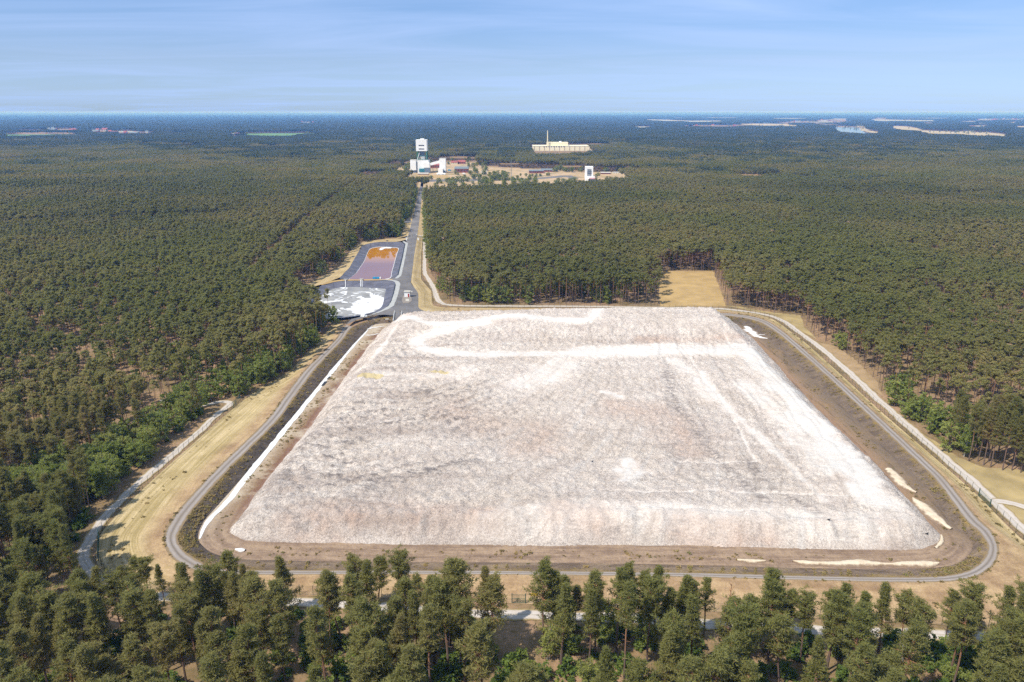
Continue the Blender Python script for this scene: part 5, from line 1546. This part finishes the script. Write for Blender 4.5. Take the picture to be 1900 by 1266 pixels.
def ramp_bridge():
    a, b, c, d = GP([(732, 580), (745.8, 580), (744.8, 594), (729.5, 597)], ZY)
    o = thing('ramp_bridge', 'dark asphalt bridge with pale side rails leading onto the heap', 'bridge', (a[0], a[1], ZY))
    def loc(p): return p - a
    mbx = MB()
    pl = [loc(x) for x in (d, c, b, a)]
    mbx.prism(pl, -.35, .07)
    mbx.build('deck', MAT['asphalt'], o)
    for p, q in ((a, d), (b, c)):
        p, q = loc(p), loc(q)
        r = MB()
        r.tube((*p, 1.05), (*q, 1.05), .07, .07, 5).tube((*p, .55), (*q, .55), .05, .05, 5)
        for k in range(7):
            e = p + (q - p) * k / 6
            r.tube((*e, .07), (*e, 1.05), .05, .05, 5)
        r.box(0, 0.001, 0, .001, -.1, -.09)
        r.build('railing', MAT['white'], o)
        e = (q - p) / np.hypot(*(q - p)); n = np.array([-e[1], e[0]]) * .2
        MB().prism([p - n, p + n, q + n, q - n][::-1], .075, .35).build('kerb', MAT['kerb'], o)
ramp_bridge()
def culvert():
    g = G(692, 596, .3)
    o = thing('culvert', 'dark lined ditch inlet at the top end of the white drain', 'culvert', (g[0], g[1], .1))
    A = GP([(679.5, 592.5), (690, 589.6), (704, 588.8), (702, 594), (694, 599), (686, 598.5)], .9)
    V = [(p[0] - g[0], p[1] - g[1], z) for p, z in zip(A, (1.35, 1.38, 1.3, .75, .25, .3))]
    MB().add(V, (), [(0, 4, 1), (0, 5, 4), (1, 4, 3), (1, 3, 2)]).build('lined_slope', MAT['soil'], o)
    MB().box(-.9, 1.1, 1.0, 1.35, .1, 1.0).build('headwall', MAT['concrete'], o)
    MB().tube((.1, .6, .45), (.1, 1.04, .45), .32, .32, 10).build('pipe_mouth', MAT['dark'], o)
culvert()
def lump(name, px, py, z, r, h, m, label, cat, seed):
    g = G(px, py, z)
    rr = np.random.default_rng(seed)
    b = MB()
    n, k = 14, 6
    V = []
    for j in range(k):
        f = j / (k - 1)
        for i in range(n):
            t = 2 * math.pi * i / n
            s = r * (1 - f) ** .9 * (1 + .18 * rr.normal())
            V.append((s * math.cos(t), s * math.sin(t), h * f ** .85 * (1 + .05 * rr.normal())))
    b.add(V, [(j * n + i, j * n + (i + 1) % n, (j + 1) * n + (i + 1) % n, (j + 1) * n + i) for j in range(k - 1) for i in range(n)])
    o = b.build(name, MAT[m])
    o.location = (g[0], g[1], z - .02)
    tag(o, label, cat)
lump('salt_cone', 674.5, 586.3, ZY, 1.6, 2.0, 'saltw', 'small white cone of tipped salt beside the dry pond', 'salt pile', 3)
def block(px, py, z, w, d, h, m, label, cat, name):
    g = G(px, py, z)
    o = thing(name, label, cat, (g[0], g[1], z))
    MB().box(-w / 2, w / 2, 0, d, 0, h).build('body', MAT[m], o)
    MB().box(-w / 2 - .08, w / 2 + .08, -.08, d + .08, h, h + .12).build('lid', MAT['concrete'], o)
block(718, 598.5, .2, 1.5, 1.2, 1.5, 'sand', 'pale square pump chamber beside the bridge and the drain', 'pump chamber', 'pump_chamber')
# blue floats at the near edge of the brine pond
gf = G(698, 517.6, .3)
fl = thing('pontoon', 'bright blue float with a white end at the near edge of the brine pond', 'pontoon', (gf[0], gf[1], .32))
for k, (x0, x1, m) in enumerate([(-2.2, -.1, 'blue'), (.1, 1.9, 'blue'), (2.1, 2.9, 'white')]):
    b = MB().box(x0, x1, -.1, 1.5, 0, .8).box(x0 + .15, x1 - .15, .1, 1.3, .8, 1.05)
    b.build('float_tank' if m == 'blue' else 'pump_box', MAT[m], fl)
MB().tube((-2.2, .7, 1.1), (2.9, .7, 1.1), .05, .05, 5).build('handrail', MAT['steel'], fl)
# pipes down the slope of the dry pond, with their heads on the dam
def pipes(px, y0, y1, label, n=2):
    a, b = np.array([*G(px, y0, ZR), ZR + .25]), np.array([*G(px + .2, y1, .3), .35])
    o = thing('inlet_pipe', label, 'pipe', (a[0], a[1], 0), 'inlet pipes of the dry pond')
    d = b - np.array([a[0], a[1], 0])
    for k in range(n):
        x = (k - (n - 1) / 2) * .9
        MB().tube((x, 0, a[2]), (d[0] + x, d[1], d[2]), .16, .16, 8).build('pipe', MAT['white'], o)
    MB().box(-1.1, 1.1, .2, 1.2, ZR, ZR + .9).build('valve_box', MAT['concrete'], o)
    MB().box(.5, 1.0, -.1, .18, ZR, ZR + .5).build('valve', MAT['dark'], o)
pipes(670.5, 520.5, 532.5, 'pair of white pipes running down the middle of the dry pond bank')
pipes(641, 521, 534, 'grey pipe running down the left part of the dry pond bank', 1)
# jetty post on the far bank of the brine pond
g_ = G(718, 456, .8)
o_ = thing('level_gauge', 'dark gauge post on the far bank of the brine pond', 'gauge post', (g_[0], g_[1], .4))
MB().tube((0, 0, 0), (0, 2.2, 3.6), .1, .08, 6).build('post', MAT['steel'], o_)
MB().box(-.7, .7, 2.0, 2.7, 3.5, 4.1).build('gauge_box', MAT['dark'], o_)
# white barrier across the road where the fence meets it
def barrier():
    A, B = np.array(G(757, 442.5, .3)), np.array(G(773.5, 439.5, .3))
    o = thing('road_barrier', 'pale sliding gate across the access road at the top of the yard', 'gate', (A[0], A[1], .3))
    d = B - A
    f = MB()
    for z in (.3, 1.0, 1.7):
        f.tube((0, 0, z), (*d, z), .06, .06, 5)
    for k in range(13):
        f.tube((*(d * k / 12), .3), (*(d * k / 12), 1.7), .035, .035, 4)
    f.build('gate_leaf', MAT['white'], o)
    for p in (d * 0, d):
        MB().box(p[0] - .2, p[0] + .2, p[1] - .2, p[1] + .2, -.2, 2.3).build('gate_post', MAT['white'], o)
    return B
Bq = barrier()
def white_box(px, py, z, label, w=.8, h=2.2):
    g = G(px, py, z)
    o = thing('control_cabinet', label, 'control box', (g[0], g[1], z))
    MB().box(-w / 2, w / 2, -.35, .35, 0, h).build('cabinet', MAT['white'], o)
    MB().box(-w / 2 - .1, w / 2 + .1, -.45, .45, h, h + .15).build('cap', MAT['concrete'], o)
white_box(754.3, 446.5, ZR, 'white control box left of the access road at the sliding gate', .9, 2.6)
white_box(776.2, 446, 1.2, 'white control box right of the access road at the sliding gate', 1.3, 2.0)
sf = np.array([G(775, 440, .3), G(787.5, 441.5, .3)])
o_ = thing('rail_fence', 'pale rail fence from the sliding gate to the wood on the right', 'fence', (sf[0][0], sf[0][1], .2))
d_f = sf[1] - sf[0]
b = MB()
for z in (.5, 1.1, 1.7): b.tube((0, 0, z), (*d_f, z), .06, .06, 4)
b.build('rail', MAT['white'], o_)
for k in range(5):
    p = d_f * k / 4
    MB().tube((*p, -.2), (*p, 1.9), .07, .07, 5).build('post', MAT['white'], o_)
for i, (x, y) in enumerate([(764.5, 464.5), (761.5, 494), (757.3, 510)]):
    g_ = G(x + 5.5, y, ZY)
    o_ = thing('marker_post', 'white marker post beside the yard road, %s of three' % ('farthest', 'middle', 'nearest')[i], 'marker post', (g_[0], g_[1], ZY), 'marker posts of the yard')
    MB().tube((0, 0, 0), (0, 0, 1.1), .09, .07, 6).build('post', MAT['white'], o_)
    MB().box(-.12, .12, -.12, .12, .8, .95).build('band', MAT['dark'], o_)
for i, (x, y, lab) in enumerate([(843.8, 581, 'small white marker post on the far ring road just past the yard tip'), (866, 580.6, 'small white marker post on the far ring road, farther right of the yard tip')]):
    g_ = G(x, y, ZR)
    o_ = thing('marker_post', lab, 'marker post', (g_[0], g_[1], ZR), 'marker posts of the yard')
    MB().tube((0, 0, 0), (0, 0, .9), .1, .08, 6).build('post', MAT['white'], o_)
# loose pieces on the heap
for i, (x, y, lab) in enumerate([(1099, 858, 'black scrap lying on the grey rubble left of the big white splash'), (1536, 979, 'small dark lump on the white slope near the right foot of the heap'), (1720, 993, 'dark stick on the rubble by the near right corner of the heap')]):
    q = on_heap(x, y)
    z_ = float(heap_base_z(q[None])[0][0])
    o_ = thing('scrap', lab, 'scrap', (q[0], q[1], z_ + .3))
    MB().tube((-.5, 0, .05), (.5, .2, .25), .07, .05, 6).build('rod', MAT['dark'], o_)
    MB().box(-.15, .18, -.12, .15, -.1, .18).build('block', MAT['dark'], o_)

# ------------------------------------------------------------------ mine buildings in the clearing
ground_patch('bare_land', [(716, 318), (760, 304.5), (800, 303), (845, 301), (890, 302), (905, 309), (945, 312), (1030, 313), (1075, 319), (1120, 319), (1180, 322), (1150, 333), (1110, 341), (1060, 345), (1000, 350), (930, 352), (790, 352), (779, 344), (771, 330), (735, 322)], .12, MAT['bareland'], 3)
sheet('service_road', GP([(781, 340), (786, 334), (860, 333), (990, 331), (1040, 326), (1060, 326), (1075, 331), (1060, 332), (1050, 328.5), (992, 333.5), (870, 336), (790, 337.5)], .2), .25, MAT['asphalt'])
sheet('dry_lawn', GP([(772, 324), (830, 325), (834, 330), (776, 331)], .2), .22, MAT['meadow'])
class Site:
    """boxes given by their photo span on the upright plane through a foot point"""
    def __init__(s, y_foot, dY=0.0):
        s.Y = G(950, y_foot)[1] + dY
    def X(s, px, py=300): return atY(px, py, s.Y)[0]
    def Z(s, py): return atY(950, py, s.Y)[1]
    def box(s, mb, x0, x1, y_top, y_bot, dep, dy=0.0):
        zb = max(0.0, s.Z(y_bot)) if y_bot is not None else 0.0
        return mb.box(s.X(x0), s.X(x1), s.Y + dy, s.Y + dy + dep, zb, s.Z(y_top))
def at_site(o, s, x):
    """shift the parts of a thing so that its Empty sits at its foot"""
    ox, oy = s.X(x), s.Y
    o.location = (ox, oy, 0)
    for c in o.children:
        for v in c.data.vertices:
            v.co.x -= ox; v.co.y -= oy
A = Site(321)
def tower():
    o = thing('headframe_tower', 'tall white winding tower on green steel legs above the mine halls', 'winding tower')
    A.box(MB(), 772.7, 792.6, 259.6, 280.6, 18).build('upper_housing', MAT['white'], o)
    for yt in (269.2, 275.8):
        A.box(MB(), 777.8, 787.8, yt, yt + 1.6, .3, -.25).build('louvre', MAT['dark'], o)
    m = MB(); A.box(m, 780.5, 787.4, 257.6, 259.6, 8, 4); m.build('roof_cabin', MAT['white'], o)
    m = MB(); x, z0 = A.X(782), A.Z(257.6); m.tube((x, A.Y + 8, z0), (x, A.Y + 8, A.Z(249)), .14, .08, 5); m.build('antenna', MAT['steel'], o)
    m = MB(); x = A.X(788.5); m.tube((x, A.Y + 8, A.Z(259.6)), (x, A.Y + 8, A.Z(250)), .14, .08, 5); m.build('antenna', MAT['steel'], o)
    x0, x1, zt = A.X(774.3), A.X(791.8), A.Z(280.6)
    for x in (x0, x1):
        for y in (A.Y + 1, A.Y + 16):
            MB().tube((x, y, 0), (x, y, zt), .75, .75, 6).build('leg', MAT['green'], o)
    for z in (A.Z(290), A.Z(296)):
        m = MB(); m.tube((x0, A.Y + 1, z), (x1, A.Y + 1, z), .4).tube((x0, A.Y + 16, z), (x1, A.Y + 16, z), .4); m.build('cross_beam', MAT['green'], o)
    m = MB(); m.tube((x0, A.Y + .6, A.Z(297)), (x0 + 4, A.Y + .6, A.Z(284)), .5); m.build('stair_brace', MAT['white'], o)
    A.box(MB(), 778, 787, 280.6, 291, 8, 5).build('rope_shaft', MAT['greyblue'], o)
    m = MB(); A.box(m, 779.5, 787.6, 290.5, 293, 8, 4.5); A.box(m, 781, 787, 293, 298, 8, 5); m.build('hoist_hopper', MAT['white'], o)
    at_site(o, A, 782)
tower()
def hall(name, label, parts, x, site, cat='building'):
    o = thing(name, label, cat)
    for nm, m, spans, dep, dy in parts:
        mb = MB()
        for sp in spans:
            site.box(mb, *sp, dep, dy)
        mb.build(nm, MAT[m], o)
    at_site(o, site, x)
    return o
hall('shaft_hall', 'large stepped white hall under the winding tower with a teal front', [('wall', 'white', [(774, 795, 297.6, 321)], 22, 0), ('annex', 'white', [(786, 797.4, 302, 311)], 6, -6.01), ('teal_front', 'teal', [(777.5, 790, 313, 319)], 4, -4.01), ('side_wing', 'greyblue', [(788, 798.5, 311.2, 320)], 5, -6.02), ('parapet', 'concrete', [(774, 795, 297, 297.6)], 22.2, -.1)], 784, A)
hall('silo_hall', 'white block standing left of the winding tower', [('wall', 'white', [(761.2, 772.0, 297.2, 316.5)], 14, -2), ('roof_edge', 'concrete', [(761, 772.2, 296.7, 297.2)], 14.2, -2.1), ('plinth_window', 'dark', [(763, 766.5, 316, 317.4), (768, 771.5, 316, 317.4)], .3, -2.35), ('base', 'greyblue', [(761.4, 771.8, 316.5, 321)], 13, -1.6)], 766, A)
hall('loading_tower', 'slim white tower at the right end of the slanting conveyor', [('wall', 'white', [(815.3, 826.8, 294.4, 321)], 13, -1), ('annex', 'white', [(813.5, 822, 312.5, 321)], 8, -9.01), ('glazed_base', 'greyblue', [(820.5, 826, 316.5, 321)], 2, -3.05), ('roof_edge', 'concrete', [(815.1, 827, 294, 294.4)], 13.2, -1.1)], 821, A)
m = MB()
xa, xb = A.X(797), A.X(815.4)
m.add([(xa, A.Y + 2, A.Z(308)), (xb, A.Y + 2, A.Z(303.2)), (xb, A.Y + 6, A.Z(303.2)), (xa, A.Y + 6, A.Z(308)), (xa, A.Y + 2, A.Z(303.2)), (xb, A.Y + 2, A.Z(298)), (xb, A.Y + 6, A.Z(298)), (xa, A.Y + 6, A.Z(303.2))], [(0, 3, 2, 1), (4, 5, 6, 7), (0, 1, 5, 4), (1, 2, 6, 5), (2, 3, 7, 6), (3, 0, 4, 7)])
o_ = thing('conveyor_gallery', 'white slanting conveyor gallery from the stepped hall up to the slim tower', 'conveyor')
m.build('gallery', MAT['white'], o_)
m = MB()
for f in (.3, .7):
    x = xa + (xb - xa) * f
    m.tube((x, A.Y + 4, 0), (x, A.Y + 4, A.Z(308) + (A.Z(303.2) - A.Z(308)) * f), .35)
m.build('support', MAT['green'], o_)
at_site(o_, A, 806)
def gable(name, label, x0, x1, yw, yt, yb, site, dep, wall, roof, dy=0.0, nwin=0, cat='building', group=None, hip=0.0):
    """a house with a pitched roof, ridge along the photo's width"""
    o = thing(name, label, cat, group=group)
    X0, X1, zw, zt = site.X(x0), site.X(x1), max(1.5, site.Z(yw)), max(2.2, site.Z(yt))
    Y0 = site.Y + dy
    MB().box(X0, X1, Y0, Y0 + dep, 0, zw).build('wall', MAT[wall], o)
    e = .4
    h_ = hip * (X1 - X0)
    V = [(X0 - e, Y0 - e, zw), (X1 + e, Y0 - e, zw), (X1 + e, Y0 + dep + e, zw), (X0 - e, Y0 + dep + e, zw), (X0 - e + h_, Y0 + dep / 2, zt), (X1 + e - h_, Y0 + dep / 2, zt)]
    MB().add(V, [(0, 1, 5, 4), (2, 3, 4, 5)], [(1, 2, 5), (3, 0, 4)]).build('roof', MAT[roof], o)
    for k in range(nwin):
        x = X0 + (X1 - X0) * (k + .5) / nwin
        MB().box(x - .8, x + .8, Y0 - .06, Y0 - .003, zw * .35, zw * .8).build('window', MAT['dark'], o)
    site_o = (site.X((x0 + x1) / 2), Y0)
    o.location = (*site_o, 0)
    for c in o.children:
        for v in c.data.vertices:
            v.co.x -= site_o[0]; v.co.y -= site_o[1]
gable('workshop', 'long red brick workshop behind the slanting conveyor', 798.5, 815.5, 307, 303.5, 312.5, Site(312.5), 16, 'brick', 'rroof', nwin=5)
gable('gatehouse', 'low orange brick building in front of the teal hall front', 774.5, 794, 323, 320.8, 324.5, Site(324.5), 7, 'brick', 'concrete', nwin=6)
gable('shed', 'low white shed on the dry lawn below the slim tower', 810, 825, 323, 321.4, 325.2, Site(325.2), 4, 'white', 'white', nwin=2)
gable('office_block', 'brick office block with grey roof right of the slim tower', 843, 868.5, 313.5, 309.6, 321, Site(321), 18, 'brick', 'groof', nwin=9)
gable('office_block', 'far red roofed house with a cream gable beyond the office block', 837, 849, 302, 298.8, 305, Site(305), 14, 'cream', 'rroof', nwin=4)
gable('office_block', 'small far house with the brightest red roof beside the cream one', 850, 863, 301, 297.4, 304.5, Site(304.5), 14, 'brick', 'rroof', nwin=4)
gable('storage_hall', 'long flat red brick store in the middle of the clearing', 982, 1009, 317.5, 315.6, 322, Site(322), 22, 'brick', 'groof', nwin=8)
gable('storage_hall', 'red brick store with a blue grey roof behind the flat one', 1005, 1025.5, 316, 313.6, 319.5, Site(319.5), 18, 'brick', 'groof', nwin=4)
gable('barrack', 'small cream house among trees left of the clearing', 893, 903, 320, 317.4, 325.5, Site(325.5), 9, 'cream', 'concrete', nwin=3)
gable('barrack', 'long low brick building right of the small white tower', 1116, 1134, 321, 319.6, 323.6, Site(323.6), 14, 'brick', 'concrete', nwin=5)
gable('barrack', 'pale low shed at the right end of the clearing', 1138, 1160, 320.5, 319.4, 322.6, Site(322.6), 12, 'cream', 'concrete', nwin=5)
for i, (x, y, lab, m) in enumerate([(889, 331.5, 'blue grey lorry parked by the cream house', 'greyblue'), (861, 324, 'white van parked right of the office trees', 'white'), (834, 317.5, 'pale blue van parked beside the office block', 'blue')]):
    g_ = G(x, y)
    o_ = thing('parked_van', lab, 'van', (g_[0], g_[1], .12), 'vehicles at the mine')
    MB().box(-2.6, 1.6, -1.0, 1.0, .45, 2.6).build('body', MAT[m], o_)
    MB().box(1.6, 2.7, -.95, .95, .45, 1.9).build('cab', MAT[m], o_)
    MB().box(1.75, 2.4, -1.0, 1.0, 1.3, 1.8).build('window', MAT['dark'], o_)
    for wx in (-1.8, 1.7):
        for wy in (-.9, .9):
            MB().tube((wx, wy - .12, .42), (wx, wy + .12, .42), .42, .42, 10).build('wheel', MAT['dark'], o_)
Bs = Site(336)
o_ = thing('headframe_tower', 'smaller white winding tower standing alone at the right of the clearing', 'winding tower')
mb = MB()
Bs.box(mb, 1087, 1101.2, 309.4, 314, 12); mb.build('upper_housing', MAT['white'], o_)
for x in (1087, 1098):
    Bs.box(MB(), x, x + 3.2, 314, 327, 12).build('side_wall', MAT['white'], o_)
for yt in (317, 320.5, 324):
    Bs.box(MB(), 1090.3, 1097.9, yt - .8, yt, 2.4, -.9).build('platform', MAT['steel'], o_)
Bs.box(MB(), 1090.2, 1098, 314, 327, 9, 1.6).build('rope_shaft', MAT['white'], o_)
Bs.box(MB(), 1087, 1104.5, 327, 332, 14, -2).build('shaft_hall', MAT['white'], o_)
Bs.box(MB(), 1086.5, 1093, 331, 336, 8, -6.01).build('annex', MAT['white'], o_)
Bs.box(MB(), 1094, 1108, 332, 336, 12, -5).build('base_front', MAT['greyblue'], o_)
Bs.box(MB(), 1094, 1108, 331.2, 332, 12.3, -5.2).build('roof', MAT['red'], o_)
at_site(o_, Bs, 1094)
# store and chimney in the far wood
Hs = Site(280.0)
o_ = thing('interim_store', 'long cream coloured store hall deep in the wood', 'building')
Hs.box(MB(), 988.6, 1102, 271.3, None, 60).build('wall', MAT['cream'], o_)
Hs.box(MB(), 1015, 1053.8, 264.6, 271.3, 30, 8).build('upper_storey', MAT['cream'], o_)
Hs.box(MB(), 988.3, 1102.3, 270.8, 271.3, 61, -.5).build('roof_edge', MAT['cream'], o_)
for k in range(12):
    x = 991 + 9.3 * k
    Hs.box(MB(), x, x + .5, 271.6, 279, .6, -.7).build('pilaster', MAT['sand'], o_)
for k in range(9):
    x = 1008 + 4.6 * k
    Hs.box(MB(), x, x + 1.6, 271.9, 272.9, .6, -.65).build('window', MAT['dark'], o_)
mb = MB(); mb.tube((Hs.X(1040), Hs.Y + 20, Hs.Z(264.6)), (Hs.X(1040), Hs.Y + 20, Hs.Z(262.8)), 4.5, 2.2, 12); mb.build('roof_vent', MAT['white'], o_)
at_site(o_, Hs, 1045)
o_ = thing('chimney', 'slim cream chimney rising from the left part of the store', 'chimney')
mb = MB(); mb.tube((Hs.X(1015.6), Hs.Y + 3, 0), (Hs.X(1015.6), Hs.Y + 3, Hs.Z(243)), 1.8, 1.2, 12); mb.build('shaft', MAT['cream'], o_)
mb = MB(); mb.tube((Hs.X(1015.6), Hs.Y + 3, Hs.Z(243)), (Hs.X(1015.6), Hs.Y + 3, Hs.Z(242)), 1.5, 1.5, 12); mb.build('rim', MAT['concrete'], o_)
at_site(o_, Hs, 1015.6)
def mast(px, yt, yb, Yd, w, label, m='steel'):
    x, zt = atY(px, yt, Yd)
    o = thing('mast', label, 'mast', (x, Yd, 0))
    b = MB()
    for sx, sy in ((-1, -1), (1, -1), (0, 1)):
        b.tube((sx * w, sy * w, 0), (sx * w * .5, sy * w * .5, zt), w * .25, w * .18, 4)
    n = max(6, int(zt / 5))
    for k in range(n):
        z0, z1 = zt * k / n, zt * (k + 1) / n
        for (a, c) in (((-1, -1), (1, -1)), ((1, -1), (0, 1)), ((0, 1), (-1, -1))):
            s0, s1 = w * (1 - .5 * k / n), w * (1 - .5 * (k + 1) / n)
            b.tube((a[0] * s0, a[1] * s0, z0), (c[0] * s1, c[1] * s1, z1), w * .12, w * .12, 3)
    b.build('lattice', MAT[m], o)
    MB().tube((0, 0, zt), (0, 0, zt * 1.06), w * .15, w * .1, 5).build('tip', MAT['white'], o)
mast(964.8, 262.5, 279, Hs.Y - 100, 1.6, 'thin pale lattice mast left of the cream store')
mast(948.7, 297, 330, Site(330).Y, .7, 'slender grey lamp mast among the trees of the clearing')
mast(1005, 207.5, 215, 9500, 5.0, 'tiny radio mast standing up over the horizon')
# trees standing in the clearing, each on its own
CL = [(800, 334, 1.0), (832, 340, 1.5), (837, 342, 1.2), (858, 342, 1.5), (867, 338, 1.4), (878, 334, 1.3), (873, 326, 1.3), (884, 322, 1.3), (845, 324, .9), (850, 326, .8), (862, 330, .9), (908, 330, 1.3), (917, 329, 1.4), (925, 331, 1.3), (933, 330, 1.2), (941, 329, 1.1), (960, 331, .9), (966, 327.6, .7), (976, 327.8, .8), (983, 327.6, .7), (988, 328.2, .7), (995, 328, .7), (1002.5, 327.6, .8), (1015, 327, .7), (1018, 326.4, .8), (1036, 336.5, .9), (1044, 338, .8), (1048, 341, .9), (1009, 345, 1.0), (1017, 346, 1.0), (993, 342, 1.2), (980, 341, 1.1), (951, 338, 1.2), (940, 336, 1.1), (968, 338, 1.2), (912, 336, 1.2), (900, 339, 1.3), (1110, 327, 1.0), (1106, 330, .9), (798, 306.5, 1.2), (760, 314, 1.1), (754, 312.5, 1.0), (1033, 318, 1.2), (1049, 318, 1.1), (1062, 319, 1.1), (1078, 320, 1.1), (832, 306, 1.0), (870, 312, 1.2), (878, 312, 1.2), (884, 309, 1.2)]
rc = np.random.default_rng(41)
for x0, x1, y0, y1, n in ((868, 905, 302, 345, 26), (893, 945, 318, 346, 26), (940, 1005, 332, 346, 16), (1008, 1080, 316.5, 321, 12), (836, 900, 296, 303, 8), (1120, 1175, 317, 321, 9), (790, 862, 338, 347, 14), (1020, 1075, 340, 346, 8), (744, 762, 306, 318, 6)):
    for k in range(n):
        CL.append((rc.uniform(x0, x1), rc.uniform(y0, y1), rc.uniform(.65, 1.35)))
for i, (x, y, s) in enumerate(CL):
    g_ = G(x, y)
    k = [0, 2, 0, 1, 2, 3][i % 6]
    where = 'left of the office block' if x < 840 else 'round the office block' if x < 890 else 'along the lorry road' if x < 960 else 'in the planted row before the brick stores' if y < 329 and x < 1020 else 'in the middle of the clearing' if x < 1060 else 'beside the smaller winding tower'
    tree_obj('broadleaf_tree', 'crown', 'trunk', B0M[k], (g_[0], g_[1], .1), i * 1.3, (s * 1.05, s * 1.05, s * (.75 if y > 325 else .9)), '%s dark green tree standing free %s' % ('tall' if s > 1.15 else 'low', where), 'broadleaf tree', 'free trees ' + where)

# ------------------------------------------------------------------ far country: villages and hills
rh = np.random.default_rng(77)
for vx, vy, wx, wy, n, where in VIL:
    for k in range(n):
        x, y = vx + rh.uniform(-wx, wx), vy + rh.uniform(-wy, wy)
        g_ = np.array(G(x, y, 8.0))
        big = rh.random() < .25
        w_, d_, h_ = rh.uniform(12, 20) * (1.8 if big else 1), rh.uniform(10, 14), rh.uniform(7, 11)
        roof = 'rroof' if rh.random() < .4 else 'groof'
        o_ = thing('far_house', '%s roofed house of the %s' % ({'rroof': 'red', 'groof': 'grey', 'white': 'white'}[roof], where), 'house', (g_[0], g_[1], 0), 'houses of the ' + where)
        MB().box(-w_ / 2, w_ / 2, -d_ / 2, d_ / 2, 0, h_).build('wall', MAT['concrete' if rh.random() < .6 else 'brick'], o_)
        V = [(-w_ / 2 - .5, -d_ / 2 - .5, h_), (w_ / 2 + .5, -d_ / 2 - .5, h_), (w_ / 2 + .5, d_ / 2 + .5, h_), (-w_ / 2 - .5, d_ / 2 + .5, h_), (-w_ / 2 - .5, 0, h_ + 6), (w_ / 2 + .5, 0, h_ + 6)]
        MB().add(V, [(0, 1, 5, 4), (2, 3, 4, 5)], [(1, 2, 5), (3, 0, 4)]).build('roof', MAT[roof], o_)
def hills():
    V, F = [], []
    for Yd, amp, base, x0, x1, sd in ((21000, 36, 34, -19000, 1500, 5), (30000, 30, 80, -30000, 30000, 9)):
        xs = np.linspace(x0, x1, 160)
        hz = base + amp * (fbm(xs / 3800, xs * 0 + sd, sd, 4) - .35)
        hz *= smooth(x0, x0 + 3000, xs) * smooth(x1, x1 - 3000, xs)
        hz = np.minimum(hz, 97)
        o = len(V)
        prof = ((0, 0), (700, .55), (1600, .9), (2500, 1.0), (4200, .6), (6000, 0))
        for dy, f in prof:
            V += [(x, Yd + dy, max(0, h * f)) for x, h in zip(xs, hz)]
        n = len(xs)
        F += [(o + r * n + i, o + r * n + i + 1, o + (r + 1) * n + i + 1, o + (r + 1) * n + i) for r in range(len(prof) - 1) for i in range(n - 1)]
    tag(link('hills', mesh('hills', V, np.array(F), shade=True), MAT['farwood']), kind='structure')
hills()

# ------------------------------------------------------------------ haze
hz = MB().box(-46000, 46000, -4000, 46000, -1.0, 104.0)
hm = bpy.data.materials.new('air')
hm.use_nodes = True
nt = hm.node_tree
for n in list(nt.nodes):
    if n.type != 'OUTPUT_MATERIAL': nt.nodes.remove(n)
pv = nt.nodes.new('ShaderNodeVolumePrincipled')
pv.inputs['Color'].default_value = (.155, .40, .98, 1)
pv.inputs['Density'].default_value = 1.02e-4
pv.inputs['Absorption Color'].default_value = (1, 1, 1, 1)
pv.inputs['Anisotropy'].default_value = .0
nt.links.new(pv.outputs[0], nt.nodes['Material Output'].inputs['Volume'])
tag(hz.build('haze', hm), kind='stuff')
